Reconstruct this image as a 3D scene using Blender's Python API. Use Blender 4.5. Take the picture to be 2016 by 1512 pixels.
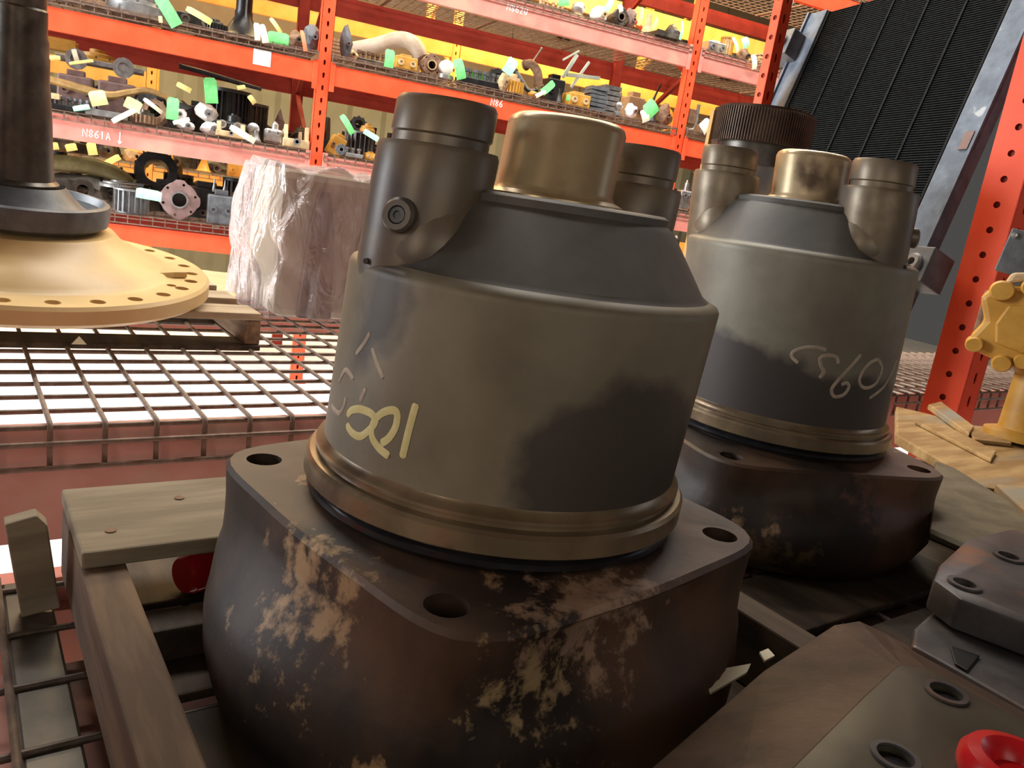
import bpy, bmesh, math, random
from mathutils import Matrix, Vector
random.seed(7)
for o in list(bpy.data.objects): bpy.data.objects.remove(o)
S = bpy.context.scene
COL = S.collection
PI = math.pi
# ------------------------------------------------------------ camera
FPX, CZ = 1550.0, 0.55
PITCH, ROLL, HEAD = math.radians(13), math.radians(8.7), math.radians(65.4)
hv = Vector((math.cos(HEAD), math.sin(HEAD), 0)); r0 = Vector((math.sin(HEAD), -math.cos(HEAD), 0))
FW = hv*math.cos(PITCH) - Vector((0, 0, math.sin(PITCH))); u0 = r0.cross(FW)
CR = math.cos(ROLL)*r0 + math.sin(ROLL)*u0; CU = -math.sin(ROLL)*r0 + math.cos(ROLL)*u0
CP = Vector((0, 0, CZ))
cd = bpy.data.cameras.new('camera'); cam = bpy.data.objects.new('camera', cd); COL.objects.link(cam)
cd.sensor_width = 36; cd.lens = 36*FPX/2016; cd.clip_start = .02; cd.clip_end = 100
mw = Matrix.Identity(4)
for i in range(3):
    mw[i][0], mw[i][1], mw[i][2], mw[i][3] = CR[i], CU[i], -FW[i], CP[i]
cam.matrix_world = mw; S.camera = cam
# ------------------------------------------------------------ world, exposure, lights
S.view_settings.view_transform = 'Standard'; S.view_settings.look = 'None'
S.view_settings.gamma = 1; S.view_settings.use_curve_mapping = False
S.view_settings.exposure = 0.0
w = bpy.data.worlds.new('world'); S.world = w; w.use_nodes = True
w.node_tree.nodes['Background'].inputs[0].default_value = (.95, .9, .84, 1)
w.node_tree.nodes['Background'].inputs[1].default_value = 0.075
def area(name, loc, target, sx, sy, power, col):
    l = bpy.data.lights.new(name, 'AREA'); l.shape = 'RECTANGLE'; l.size = sx; l.size_y = sy
    l.energy = power; l.color = col
    o = bpy.data.objects.new(name, l); COL.objects.link(o); o.location = loc
    o.rotation_euler = (Vector(target)-Vector(loc)).to_track_quat('-Z', 'Y').to_euler()
    return o
area('aisle_lamp', (0.8, 4.0, 4.6), (1.2, 5.4, .4), 5.0, .5, 380, (1, .95, .88))
area('aisle_lamp', (5.0, 4.2, 4.6), (5.2, 5.6, .6), 4.0, .5, 230, (1, .93, .86))
dl = area('added_floor_daylight', (-5.5, 4.6, 1.4), (1.0, 4.9, -1.05), 2.2, 2.8, 330, (.93, .97, 1)); dl.data.spread = math.radians(80)  # unseen opening added on the left to whiten the aisle floor
area('rear_aisle_lamp', (1.4, 8.0, 4.4), (1.6, 8.6, 1.2), 9.0, .4, 1150, (1, .72, .36))
area('near_area_light', (-1.75, -.7, 1.35), (.36, .78, .5), .35, 1.3, 11, (1, .86, .68))
area('near_area_light', (.3, -2.6, 1.5), (.7, .9, .3), 2.2, 1.2, 15, (1, .90, .78))  # front fill added behind the camera to brighten the drums
area('right_doorway_daylight', (4.2, .3, 1.6), (1, .9, .4), .8, 1.6, 6, (.74, .86, 1))

# ------------------------------------------------------------ pixel helpers (2016 x 1512 frame)
def ray(x, y): return FW + CR*((x-1008)/FPX) + CU*((756-y)/FPX)
def onz(x, y, z): d = ray(x, y); return CP + d*((z-CZ)/d.z)
def ony(x, y, Y): d = ray(x, y); return CP + d*(Y/d.y)
def depth(x, y, t): return CP + ray(x, y)*t
def px2m(P): return (P-CP).dot(FW)/FPX
NA = math.radians(12)
NM = Matrix.Rotation(NA, 4, 'Z')            # frame of the near racks
NI = NM.inverted()
def NZ(x, y, z): return NI @ onz(x, y, z)

# ------------------------------------------------------------ mesh builder
class MB:
    def __init__(s): s.v = []; s.f = []; s.M = None
    def add(s, vs, fs, M=None):
        n = len(s.v)
        for p in vs:
            p = Vector(p)
            if M is not None: p = M @ p
            if s.M is not None: p = s.M @ p
            s.v.append(p)
        s.f += [tuple(i+n for i in f) for f in fs]
        return s
    def box(s, c, d, M=None):
        x, y, z = c; a, b, e = d[0]/2, d[1]/2, d[2]/2
        return s.add([(x+i*a, y+j*b, z+k*e) for i in (-1, 1) for j in (-1, 1) for k in (-1, 1)],
              [(0, 1, 3, 2), (4, 6, 7, 5), (0, 4, 5, 1), (2, 3, 7, 6), (0, 2, 6, 4), (1, 5, 7, 3)], M)
    def lathe(s, prof, n=32, M=None, cap=True):
        vs = []; fs = []
        for r, z in prof:
            for i in range(n):
                a = 2*PI*i/n; vs.append((r*math.cos(a), r*math.sin(a), z))
        for k in range(len(prof)-1):
            for i in range(n):
                j = (i+1) % n; fs.append((k*n+i, k*n+j, (k+1)*n+j, (k+1)*n+i))
        if cap:
            if prof[0][0] > 1e-6: fs.append(tuple(range(n-1, -1, -1)))
            if prof[-1][0] > 1e-6: fs.append(tuple(range((len(prof)-1)*n, len(prof)*n)))
        return s.add(vs, fs, M)
    def ring(s, r0, r1, z0, z1, n=32, M=None):
        return s.lathe([(r0, z0), (r1, z0), (r1, z1), (r0, z1), (r0, z0)], n, M, False)
    def prism(s, poly, z0, z1, M=None, top=None):
        n = len(poly); t = top or poly
        vs = [(p[0], p[1], z0) for p in poly] + [(p[0], p[1], z1) for p in t]
        fs = [tuple(range(n-1, -1, -1)), tuple(range(n, 2*n))] + [(i, (i+1) % n, n+(i+1) % n, n+i) for i in range(n)]
        return s.add(vs, fs, M)
    def tube(s, pts, r, n=8, M=None, cap=True):
        pts = [Vector(p) for p in pts]; rs = r if isinstance(r, (list, tuple)) else [r]*len(pts)
        vs = []; fs = []; prev = None
        for i, p in enumerate(pts):
            t = (pts[min(i+1, len(pts)-1)] - pts[max(i-1, 0)]).normalized()
            if prev is None:
                a = Vector((0, 0, 1)) if abs(t.z) < .9 else Vector((1, 0, 0)); u = t.cross(a).normalized()
            else:
                u = (prev - t*prev.dot(t)).normalized()
            prev = u; q = t.cross(u)
            for k in range(n):
                an = 2*PI*k/n + PI/n; vs.append(p + (u*math.cos(an)+q*math.sin(an))*rs[i])
        for i in range(len(pts)-1):
            for k in range(n):
                j = (k+1) % n; fs.append((i*n+k, i*n+j, (i+1)*n+j, (i+1)*n+k))
        if cap: fs += [tuple(range(n-1, -1, -1)), tuple(range((len(pts)-1)*n, len(pts)*n))]
        return s.add(vs, fs, M)
    def gear(s, R, rr, teeth, z0, z1, M=None):
        poly = []
        for i in range(teeth):
            for q, rad in ((0, rr), (.25, rr), (.35, R), (.7, R), (.8, rr)):
                a = 2*PI*(i+q)/teeth; poly.append((rad*math.cos(a), rad*math.sin(a)))
        return s.prism(poly, z0, z1, M)
    def build(s, name, m, parent=None, smooth=35, bevel=0, kind=None):
        me = bpy.data.meshes.new(name); me.from_pydata([tuple(p) for p in s.v], [], s.f)
        bm = bmesh.new(); bm.from_mesh(me); bmesh.ops.recalc_face_normals(bm, faces=bm.faces); bm.to_mesh(me); bm.free()
        if smooth:
            me.shade_smooth(); me.set_sharp_from_angle(angle=math.radians(smooth))
        if m: me.materials.append(m)
        o = bpy.data.objects.new(name, me); COL.objects.link(o)
        if parent: o.parent = parent
        if kind: o['kind'] = kind
        if bevel:
            b = o.modifiers.new('bevel', 'BEVEL'); b.width = bevel; b.segments = 2; b.limit_method = 'ANGLE'; b.angle_limit = .6
        return o
def share(src, parent, loc=(0, 0, 0), rot=(0, 0, 0), sc=None):
    o = src.copy(); COL.objects.link(o); o.parent = parent; o.location = loc; o.rotation_euler = rot
    if sc: o.scale = sc
    return o
def tag(o, label, cat, group=None):
    o['label'] = label; o['category'] = cat
    if group: o['group'] = group
    return o
def empty(name, loc=(0, 0, 0), rz=0, label=None, cat=None, group=None, rot=None):
    o = bpy.data.objects.new(name, None); COL.objects.link(o); o.location = loc
    o.rotation_euler = rot or (0, 0, rz); o.empty_display_size = .05
    if label: tag(o, label, cat, group)
    return o
def nempty(name, x, y, z, rz, label, cat, group=None, tilt=(0, 0)):
    p = NM @ Vector((x, y, z)); return empty(name, p, 0, label, cat, group, (tilt[0], tilt[1], NA+rz))
def cut(o, cutter):
    cutter.parent = o.parent; cutter.matrix_basis = o.matrix_basis.copy(); cutter.matrix_parent_inverse = o.matrix_parent_inverse.copy()
    """carve real holes, then drop the cutter"""
    m = o.modifiers.new('c', 'BOOLEAN'); m.operation = 'DIFFERENCE'; m.solver = 'EXACT'; m.object = cutter
    bpy.context.view_layer.update()
    dg = bpy.context.evaluated_depsgraph_get()
    me = bpy.data.meshes.new_from_object(o.evaluated_get(dg)); o.modifiers.clear(); o.data = me
    bpy.data.objects.remove(cutter)
    me.shade_smooth(); me.set_sharp_from_angle(angle=math.radians(35))
T = Matrix.Translation
def RX(a): return Matrix.Rotation(a, 4, 'X')
def RY(a): return Matrix.Rotation(a, 4, 'Y')
def RZ(a): return Matrix.Rotation(a, 4, 'Z')
SIDE = RX(PI/2)          # lathe axis Z -> towards -Y (faces the aisle)

# ------------------------------------------------------------ materials
MATS = {}
def mat(name, c1, c2=None, scale=20, rough=.6, metal=0, bump=.15, lo=.4, hi=.62, c3=None, s3=6, t3=.6, w3=.06, stretch=(1, 1, 1), spec=.5, c4=None, s4=5, t4=.5, w4=.08):
    if name in MATS: return MATS[name]
    m = bpy.data.materials.new(name); m.use_nodes = True; nt = m.node_tree; N = nt.nodes; L = nt.links
    b = N['Principled BSDF']; tc = N.new('ShaderNodeTexCoord'); mp = N.new('ShaderNodeMapping'); mp.inputs['Scale'].default_value = stretch
    L.new(tc.outputs['Object'], mp.inputs[0])
    b.inputs['Roughness'].default_value = rough; b.inputs['Metallic'].default_value = metal
    b.inputs['Specular IOR Level'].default_value = spec
    nz = N.new('ShaderNodeTexNoise'); nz.inputs['Scale'].default_value = scale; nz.inputs['Detail'].default_value = 6; nz.inputs['Roughness'].default_value = .6
    L.new(mp.outputs[0], nz.inputs['Vector'])
    rp = N.new('ShaderNodeValToRGB'); rp.color_ramp.elements[0].position = lo; rp.color_ramp.elements[1].position = hi
    rp.color_ramp.elements[0].color = (*c1, 1); rp.color_ramp.elements[1].color = (*(c2 or c1), 1)
    L.new(nz.outputs['Fac'], rp.inputs[0]); out = rp.outputs[0]
    if c3:
        n2 = N.new('ShaderNodeTexNoise'); n2.inputs['Scale'].default_value = s3; n2.inputs['Detail'].default_value = 5
        L.new(mp.outputs[0], n2.inputs['Vector'])
        r2 = N.new('ShaderNodeValToRGB'); r2.color_ramp.elements[0].position = t3-w3; r2.color_ramp.elements[1].position = t3+w3
        L.new(n2.outputs['Fac'], r2.inputs[0])
        mx = N.new('ShaderNodeMix'); mx.data_type = 'RGBA'; L.new(r2.outputs[0], mx.inputs[0]); L.new(out, mx.inputs[6]); mx.inputs[7].default_value = (*c3, 1)
        out = mx.outputs[2]
    if c4:
        n3 = N.new('ShaderNodeTexNoise'); n3.inputs['Scale'].default_value = s4; n3.inputs['Detail'].default_value = 8; n3.inputs['Roughness'].default_value = .65
        ad = N.new('ShaderNodeVectorMath'); ad.inputs[1].default_value = (3.1, 1.7, .4); L.new(mp.outputs[0], ad.inputs[0]); L.new(ad.outputs[0], n3.inputs['Vector'])
        r3 = N.new('ShaderNodeValToRGB'); r3.color_ramp.elements[0].position = t4-w4; r3.color_ramp.elements[1].position = t4+w4
        L.new(n3.outputs['Fac'], r3.inputs[0])
        m3 = N.new('ShaderNodeMix'); m3.data_type = 'RGBA'; L.new(r3.outputs[0], m3.inputs[0]); L.new(out, m3.inputs[6]); m3.inputs[7].default_value = (*c4, 1)
        out = m3.outputs[2]
    L.new(out, b.inputs['Base Color'])
    if bump:
        bp = N.new('ShaderNodeBump'); bp.inputs['Strength'].default_value = bump; bp.inputs['Distance'].default_value = .004
        L.new(nz.outputs['Fac'], bp.inputs['Height']); L.new(bp.outputs[0], b.inputs['Normal'])
    MATS[name] = m
    return m
RED = mat('orange_red_paint', (.78, .075, .024), (.83, .095, .034), 6, .5, 0, .03, c3=(.42, .05, .02), s3=9, t3=.72, spec=.25)
REDD = mat('shaded_red_paint', (.20, .018, .008), (.25, .025, .012), 6, .6, 0, .03, spec=.2)  # rack red with the shade of the rack's inside put into the colour
PINK = mat('dusty_glare_pink_red_paint', (.56, .19, .15), (.62, .25, .20), 5, .7, 0, .04, spec=.25, c3=(.55, .3, .22), s3=3, t3=.63)  # red paint paled by dust and by glancing light put into the colour
ORG = mat('orange_rack_paint', (.92, .37, .06), (.95, .46, .10), 5, .5, 0, .03)
WIRE = mat('rusty_wire', (.13, .085, .06), (.22, .15, .11), 30, .55, .3, .1)
WIRED = mat('dark_rusty_wire', (.045, .03, .022), (.10, .07, .052), 30, .5, .3, .1)
DRUM = mat('olive_bronze_steel', (.22, .185, .13), (.31, .27, .195), 7, .42, .25, .12, .38, .66, c3=(.06, .048, .038), s3=4.0, t3=.56, w3=.03)
DRUMTOP = mat('worn_bronze_cap', (.15, .115, .075), (.26, .205, .14), 16, .4, .35, .15, .35, .65, c3=(.10, .09, .085), s3=8, t3=.55, w3=.07)
BRASS = mat('machined_bronze', (.46, .35, .20), (.58, .45, .28), 12, .3, .4, .05, c3=(.13, .09, .06), s3=9, t3=.6)
BAND = mat('machined_bronze_band', (.20, .15, .09), (.30, .225, .14), 12, .3, .55, .05, c3=(.10, .07, .045), s3=9, t3=.6)
PINKM = mat('pale_glare_pink_red_paint', (.50, .25, .205), (.56, .31, .26), 5, .7, 0, .04, spec=.2, c3=(.46, .33, .26), s3=3, t3=.6)  # same beam red, haze and glancing light painted in as pale pink
RUBBER = mat('black_rubber', (.008, .008, .010), (.015, .015, .017), 30, .22, 0, .02)
RUSTH = mat('rusted_cast_housing', (.014, .009, .007), (.046, .025, .015), 12, .55, .1, .45, .35, .68, c3=(.10, .052, .027), s3=5, t3=.55, w3=.08, c4=(.36, .22, .115), s4=9, t4=.67, w4=.03, stretch=(1, 1, .75))
RUSTP = mat('rusted_plate', (.05, .03, .02), (.11, .066, .043), 18, .55, .25, .4, .35, .68)
GREYP = mat('grey_cast_plate', (.07, .066, .068), (.13, .125, .13), 14, .45, .35, .3, c3=(.22, .11, .06), s3=9, t3=.60)
OLIVEP = mat('olive_flat_plate', (.055, .050, .036), (.095, .085, .062), 10, .5, .3, .2)
HOLE = mat('shade_black', (.006, .005, .005), None, 10, .5, 0, 0)  # black that paints in the shade of bores, pockets and fin gaps
WOOD = mat('weathered_pallet_wood', (.36, .27, .17), (.55, .44, .30), 30, .8, 0, .3, stretch=(.12, 1, 1))
WOODY = mat('weathered_wood_lengthwise', (.20, .12, .07), (.36, .25, .15), 30, .8, 0, .3, stretch=(1, .12, 1))
WOODD = mat('dull_pallet_wood', (.15, .12, .078), (.24, .20, .135), 30, .8, 0, .3, stretch=(.12, 1, 1))
WOODO = mat('oiled_shade_dark_wood', (.035, .022, .012), (.085, .055, .03), 26, .75, 0, .3, stretch=(1, .15, 1))  # oiled wood, darkened further with the shade under the second drum
WOODG = mat('golden_rough_wood', (.28, .155, .05), (.44, .28, .11), 26, .8, 0, .4, stretch=(.15, 1, 1), c3=(.26, .23, .17), s3=6, t3=.6)
YEL = mat('ochre_machine_paint', (.60, .42, .18), (.66, .47, .215), 8, .42, 0, .05)
CREAMY = mat('pale_ochre_machine_paint', (.72, .57, .33), (.78, .63, .38), 8, .4, 0, .05)
YELD = mat('dull_ochre_paint', (.42, .205, .025), (.52, .275, .045), 14, .5, 0, .15)
DKSTEEL = mat('dark_greased_steel', (.045, .038, .03), (.09, .078, .06), 12, .38, .4, .1, c3=(.16, .14, .11), s3=5, t3=.62)
SLATE = mat('slate_grey_casting', (.075, .082, .09), (.125, .135, .148), 14, .5, .2, .1)
BLACK = mat('black_steel', (.008, .008, .009), (.02, .02, .02), 20, .4, .3, .1)
RUST = mat('brown_rust', (.13, .07, .04), (.24, .14, .08), 25, .7, .1, .3)
TAN = mat('tan_rust_iron', (.42, .29, .15), (.58, .43, .24), 25, .65, .1, .25)
PURP = mat('purple_brown_primer', (.13, .075, .065), (.20, .125, .11), 14, .6, .05, .15)
SILV = mat('bare_silver_metal', (.45, .44, .43), (.6, .59, .57), 20, .3, .8, .05)
WHITE = mat('white_cast_metal', (.74, .7, .67), (.82, .79, .76), 20, .6, 0, .1)
GREY = mat('grey_iron', (.15, .15, .145), (.25, .245, .24), 20, .45, .4, .15)
AQUA = mat('pale_aqua_steel', (.45, .6, .52), (.6, .72, .63), 12, .5, .1, .05)
TG = mat('green_paper', (.16, .72, .20), (.22, .78, .27), 40, .8, 0, .05)
TG2 = mat('pale_green_paper', (.35, .86, .5), (.45, .9, .6), 40, .8, 0, .05)
TY = mat('yellow_paper', (.84, .78, .24), (.88, .83, .35), 40, .8, 0, .05)
TW = mat('cream_paper', (.84, .80, .58), (.88, .85, .68), 40, .8, 0, .05)
TR = mat('orange_red_paper', (.85, .25, .12), None, 40, .8, 0, .05)
CARD = mat('brown_cardboard', (.40, .26, .14), (.48, .33, .19), 10, .8, 0, .05)
CHALK = mat('yellow_paint_marker', (.62, .55, .25), (.72, .64, .33), 60, .8, 0, .2)
CHALKW = mat('faded_grey_paint_marker', (.36, .30, .24), (.50, .42, .33), 50, .8, 0, .2)
CHW = mat('white_paint_marker', (.86, .8, .8), None, 60, .8, 0, 0)
STICK = mat('white_sticker', (.8, .78, .78), (.62, .6, .62), 60, .5, 0, 0)
REDCAP = mat('red_plastic_cap', (.55, .01, .015), (.62, .015, .02), 20, .3, 0, 0)
FIN = mat('black_radiator_fin', (.003, .004, .0045), (.009, .012, .0135), 60, .7, 0, .1, spec=.1)
BLUEG = mat('blue_grey_galvanised_frame', (.09, .115, .15), (.14, .175, .22), 14, .55, .05, .15, c3=(.35, .38, .40), s3=14, t3=.68, w3=.02, spec=.25)
CONC = mat('sunlit_concrete', (.78, .78, .77), (.86, .86, .85), 3, .7, 0, .05)
CARTON = mat('cream_carton', (.66, .58, .44), (.72, .64, .5), 5, .7, 0, .05)
WALLM = mat('tan_wall_panel', (.10, .068, .034), (.125, .088, .048), 2, .7, 0, 0)
WALLC = mat('cream_corrugated_sheet', (.125, .13, .10), (.145, .148, .12), 2, .55, 0, 0)

# ------------------------------------------------------------ setting
fl = MB().box((1.5, 4, -1.10), (26, 26, .1)).build('floor', CONC, None, 0); fl['kind'] = 'structure'
# corrugated back wall
mb = MB(); n = 240
pts = []
for i in range(n+1):
    x = -8 + 20*i/n; k = i % 6; pts.append((x, 12.0 - (.04 if k in (1, 2, 3) else 0)))
poly = pts + [(12, 12.2), (-8, 12.2)]
mb.prism(poly, -1.05, 6.2)
o = mb.build('wall_back', WALLC, None, 0); o['kind'] = 'structure'
# tan insulated band high on the wall, laid over the corrugated sheet
mb = MB()
for i in range(16): mb.box((-7.3+i*1.25, 11.9, 4.0), (1.235, .06, 4.2))
o = mb.build('trim_1', WALLM, None, 0); o['kind'] = 'structure'
o = MB().box((1.5, 4, 6.25), (26, 26, .1)).build('ceiling', mat('dark_roof_sheet', (.12, .11, .1), None, 3, .8, 0, 0), None, 0); o['kind'] = 'structure'

# ------------------------------------------------------------ racking
def hole_cell(mb, w, h, hole, th, M):
    """a plate cell w x h in XZ with a hole outline, facing -Y"""
    n = len(hole); sq = []
    for (x, z) in hole:
        k = max(abs(x)/(w/2), abs(z)/(h/2)); sq.append((x/k, z/k))
    # force the corners
    cs = [(-w/2, -h/2), (w/2, -h/2), (w/2, h/2), (-w/2, h/2)]
    for c in cs:
        i = min(range(n), key=lambda j: (sq[j][0]-c[0])**2+(sq[j][1]-c[1])**2); sq[i] = c
    vs = [(x, 0, z) for x, z in sq] + [(x, 0, z) for x, z in hole] + [(x, th, z) for x, z in hole]
    fs = [(i, (i+1) % n, n+(i+1) % n, n+i) for i in range(n)] + [(n+i, n+(i+1) % n, 2*n+(i+1) % n, 2*n+i) for i in range(n)]
    mb.add(vs, fs, M)
def slot(a, b): return [(-a*.5, -b), (a*.5, -b), (a, -b*.3), (a, b*.6), (a*.8, b), (-a*.8, b), (-a, b*.6), (-a, -b*.3)]
def octo(r): return [(r*math.cos(PI/8+i*PI/4), r*math.sin(PI/8+i*PI/4)) for i in range(8)]
def post_mb(z0, z1, w=.09, d=.08, pitch=.085, hol=None):
    mb = MB(); hol = hol or slot(.008, .017); cw = .034
    for sx in (-1, 1): mb.box((sx*(w/2-(w-cw)/4), .0015, (z0+z1)/2), ((w-cw)/2, .003, z1-z0))
    k = int((z1-z0)/pitch)
    for i in range(k): hole_cell(mb, cw, pitch, hol, .003, T((0, 0, z0+(i+.5)*pitch)))
    for sx in (-1, 1): mb.box((sx*(w/2-.0015), d/2, (z0+z1)/2), (.003, d, z1-z0))
    mb.box((0, d-.0015, (z0+z1)/2), (w*.9, .002, z1-z0))
    return mb
def beam_mb(x0, x1, h, d=.05, step=.035):
    prof = [(0, -h), (d, -h), (d, -step), (d*.55, -step), (d*.55, 0), (0, 0)]
    vs = [(x, y, z) for x in (x0, x1) for (y, z) in prof]; n = 6
    fs = [tuple(range(n)), tuple(range(2*n-1, n-1, -1))] + [(i, (i+1) % n, n+(i+1) % n, n+i) for i in range(n)]
    return MB().add(vs, fs)
def frame(root, x, y0, y1, zt, m, mr=None, both=True):
    p = post_mb(-1.05, zt).build('upright', m, root, 0); p.location = (x, y0, 0)
    MB().box((0, .04, -1.045), (.13, .13, .01)).build('foot_plate', m, p, 0)
    q = post_mb(-1.05, zt).build('upright', mr or m, root, 0); q.location = (x, y1, 0); q.rotation_euler = (0, 0, PI)
    mb = MB(); zz = -.8; s = 0
    while zz+.7 < zt:
        a, b = (y0+.06, y1-.06) if s % 2 == 0 else (y1-.06, y0+.06)
        MB().tube([(x, a, zz), (x, b, zz+.65)], .022, 4).build('brace', mr or m, root, 0)
        zz += .65; s += 1
    return root
XU = [-2.08, .94, 3.96, 6.98]
RY0, RY1 = 6.0, 7.35
rack = empty('pallet_rack', (0, 6, -1.05), 0, 'orange-red pallet racking across the aisle, shelves crowded with tagged machine parts', 'rack')
rk = rack; rk.location = (0, 0, 0)
for i, x in enumerate(XU): frame(rk, x, RY0, RY1, 3.6, RED, REDD)
LUP = {'D': .055, 'C': 0, 'A': .055, 'B': .0, 'E': .05}
LV = {'D': (0.0, .12), 'C': (.66, .155), 'A': (1.28, .135), 'B': (2.0, .16), 'E': (2.72, .14)}
for lv, (z, h) in LV.items():
    for i in range(3):
        m = PINK if lv == 'C' or (lv == 'B') else RED
        b = beam_mb(XU[i]+.047, XU[i+1]-.047, h).build('beam', m, rk, 0); b.location = (0, RY0-.012, z)
        if lv in 'CB': b['label'] = 'dusty shelf beam painted glare-pink'
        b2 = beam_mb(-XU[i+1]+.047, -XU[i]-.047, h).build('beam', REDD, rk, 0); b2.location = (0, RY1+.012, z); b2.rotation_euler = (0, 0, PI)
        for xx in (XU[i]+.06, XU[i+1]-.06):
            MB().box((xx, RY0-.016, z-.08), (.035, .006, .2)).build('beam_bracket', m, rk, 0, .002)
def far_deck(x0, x1, y0, y1, z, m, label, drop=.05, sp=.075):
    mb = MB(); r = .0045
    nx = int((x1-x0)/sp); ny = int((y1-y0)/sp)
    for i in range(nx+1):
        x = x0+(x1-x0)*i/nx
        mb.tube([(x, y1, z), (x, y0-.02, z), (x, y0-.02, z-drop)], r, 4)
    for j in range(ny+1):
        y = y0+(y1-y0)*j/ny; mb.tube([(x0, y, z+.004), (x1, y, z+.004)], r, 4)
    for q in (.3, 1.0): mb.tube([(x0, y0-.024, z-drop*q), (x1, y0-.024, z-drop*q)], r, 4)
    o = mb.build('wire_deck', m, None, 0)
    d = empty('wire_shelf_deck', ((x0+x1)/2, y0, z), 0, label, 'wire shelf'); o.parent = d; o.name = 'wire_grid'; o['kind'] = 'stuff'
    o.matrix_parent_inverse = T(-d.location)
    sm = MB().box((0, 0, 0), (.03, y1-y0-.06, .012)).build('support_channel', m, d, 0); sm.location = ((x1-x0)*-.3, (y1-y0)/2, -.012)
    for k in (0, .3): share(sm, d, ((x1-x0)*k, (y1-y0)/2, -.012))
    return d
bn = ['left', 'middle', 'right']
ln = {'D': 'lowest', 'C': 'pink-beamed lower', 'A': 'orange-red beamed middle', 'B': 'pink-beamed upper', 'E': 'topmost'}
for lv, (z, h) in LV.items():
    for i in range(3):
        if lv == 'D' and i == 2: continue
        far_deck(XU[i]+.05, XU[i+1]-.05, RY0+.0, RY1-.02, z+.012, WIRE, f'rusty wire mesh deck of the {ln[lv]} shelf, {bn[i]} bay of the far racking', 'wire shelf')if False else far_deck(XU[i]+.05, XU[i+1]-.05, RY0, RY1-.02, z+.012+LUP[lv], WIRE, f'rusty wire mesh deck on the {ln[lv]} shelf, {bn[i]} bay of the orange-red racking')
# rear row of racking, warm lit
rr = empty('pallet_rack', (0, 0, 0), 0, 'bright orange racking in the next row behind the orange-red racking', 'rack')
XR = [-3.14, -.22, 2.70, 5.62, 8.54]
for x in XR: frame(rr, x, 8.6, 9.8, 3.8, ORG)
for z in (-.15, .35, 1.2, 2.13, 2.9):
    for i in range(4):
        if z == 1.2 and i != 0: continue
        h = .15 if z < 2 else .21
        b = beam_mb(XR[i]+.047, XR[i+1]-.047, h).build('beam', ORG, rr, 0); b.location = (0, 8.588, z)
for z, nm in ((.35, 'lower'), (2.13, 'upper')):
    for i in range(1, 4) if z > 1 else range(0, 3):
        far_deck(XR[i]+.05, XR[i+1]-.05, 8.6, 9.75, z+.012, WIRE, f'wire mesh deck on the {nm} shelf of the bright orange rear racking, bay {["far left","left","middle","right"][i]}', sp=.1)
# writing on the beams, flat paint strokes on the faces
GL = {'N': [[(0, 0), (0, 1), (.7, 0), (.7, 1)]], '8': [[(.35, .5), (.05, .72), (.35, 1), (.65, .75), (.35, .5), (.05, .22), (.35, 0), (.65, .25), (.35, .5)]],
      '6': [[(.6, 1), (.1, .55), (.05, .2), (.35, 0), (.65, .2), (.5, .48), (.1, .4)]], '1': [[(.3, 0), (.3, 1)]], 'A': [[(0, 0), (.3, 1), (.65, 0)], [(.1, .35), (.55, .35)]],
      '2': [[(.05, .8), (.35, 1), (.6, .75), (.05, 0), (.65, 0)]], '0': [[(.35, 0), (.05, .35), (.1, .8), (.4, 1), (.65, .7), (.6, .25), (.35, 0)]],
      'v': [[(.35, 1.3), (.35, -.4)], [(.05, .1), (.35, -.4), (.65, .1)]], ' ': []}
def write(txt, px, py, hgt, name, parent=None, Y=RY0-.0125, m=CHW, wd=.0045):
    p = ony(px, py, Y)
    for i, ch in enumerate(txt):
        mb = MB()
        if ch == ' ': continue
        for st in GL[ch]:
            mb.tube([(p.x+(i*.78+a*.8)*hgt*.9, Y, p.z+c*hgt) for a, c in st], wd, 4)
        for v in mb.v: v.y = Y + (v.y-Y)*.25
        mb.build(name, m, parent or rk, 0)
write('N861A v', 163, 268, .048, 'painted_letter')
write('N8620', 998, 20, .05, 'painted_letter')
write('N86', 966, 207, .05, 'painted_letter')
write('N', 1552, 15, .07, 'painted_letter')
write('N', 1515, 152, .06, 'painted_letter')
p0 = ony(516, 114, RY0-.014); tag(MB().box((p0.x, p0.y, p0.z), (.115, .002, .1)).build('shelf_sticker', STICK, None, 0), 'small white worn sticker on the orange-red beam of the left bay', 'sticker')

# ------------------------------------------------------------ shelf part builders: w, h, d in metres, base at z = 0, front towards -Y
def b_block(r, w, h, d, m, m2):
    MB().box((0, 0, h*.42), (w, d, h*.84)).build('body', m, r, 0, min(w, h)*.06)
    for sx in (-1, 1): MB().lathe([(w*.13, 0), (w*.13, .012), (w*.07, .012), (w*.07, .004)], 12, T((sx*w*.27, -d/2, h*.42)) @ SIDE).build('port', m2, r, 35)
    MB().box((0, 0, h*.92), (w*.5, d*.6, h*.16)).build('top_lug', m, r, 0, .004)
def b_pump(r, w, h, d, m, m2):
    MB().box((0, 0, h*.36), (w, d*.8, h*.62)).build('body', m, r, 0, min(w, h)*.12)
    for i, sx in enumerate((-.26, .2)):
        MB().lathe([(w*.13, 0), (w*.13, .03), (w*.075, .03), (w*.06, .005)], 16, T((sx*w, -d*.4, h*.5)) @ SIDE).build('port_ring', m2, r)
    MB().lathe([(w*.2, 0), (w*.2, h*.25), (w*.1, h*.3), (w*.1, h*.36)], 16, T((w*.1, 0, h*.64))).build('cap', m, r)
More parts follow.
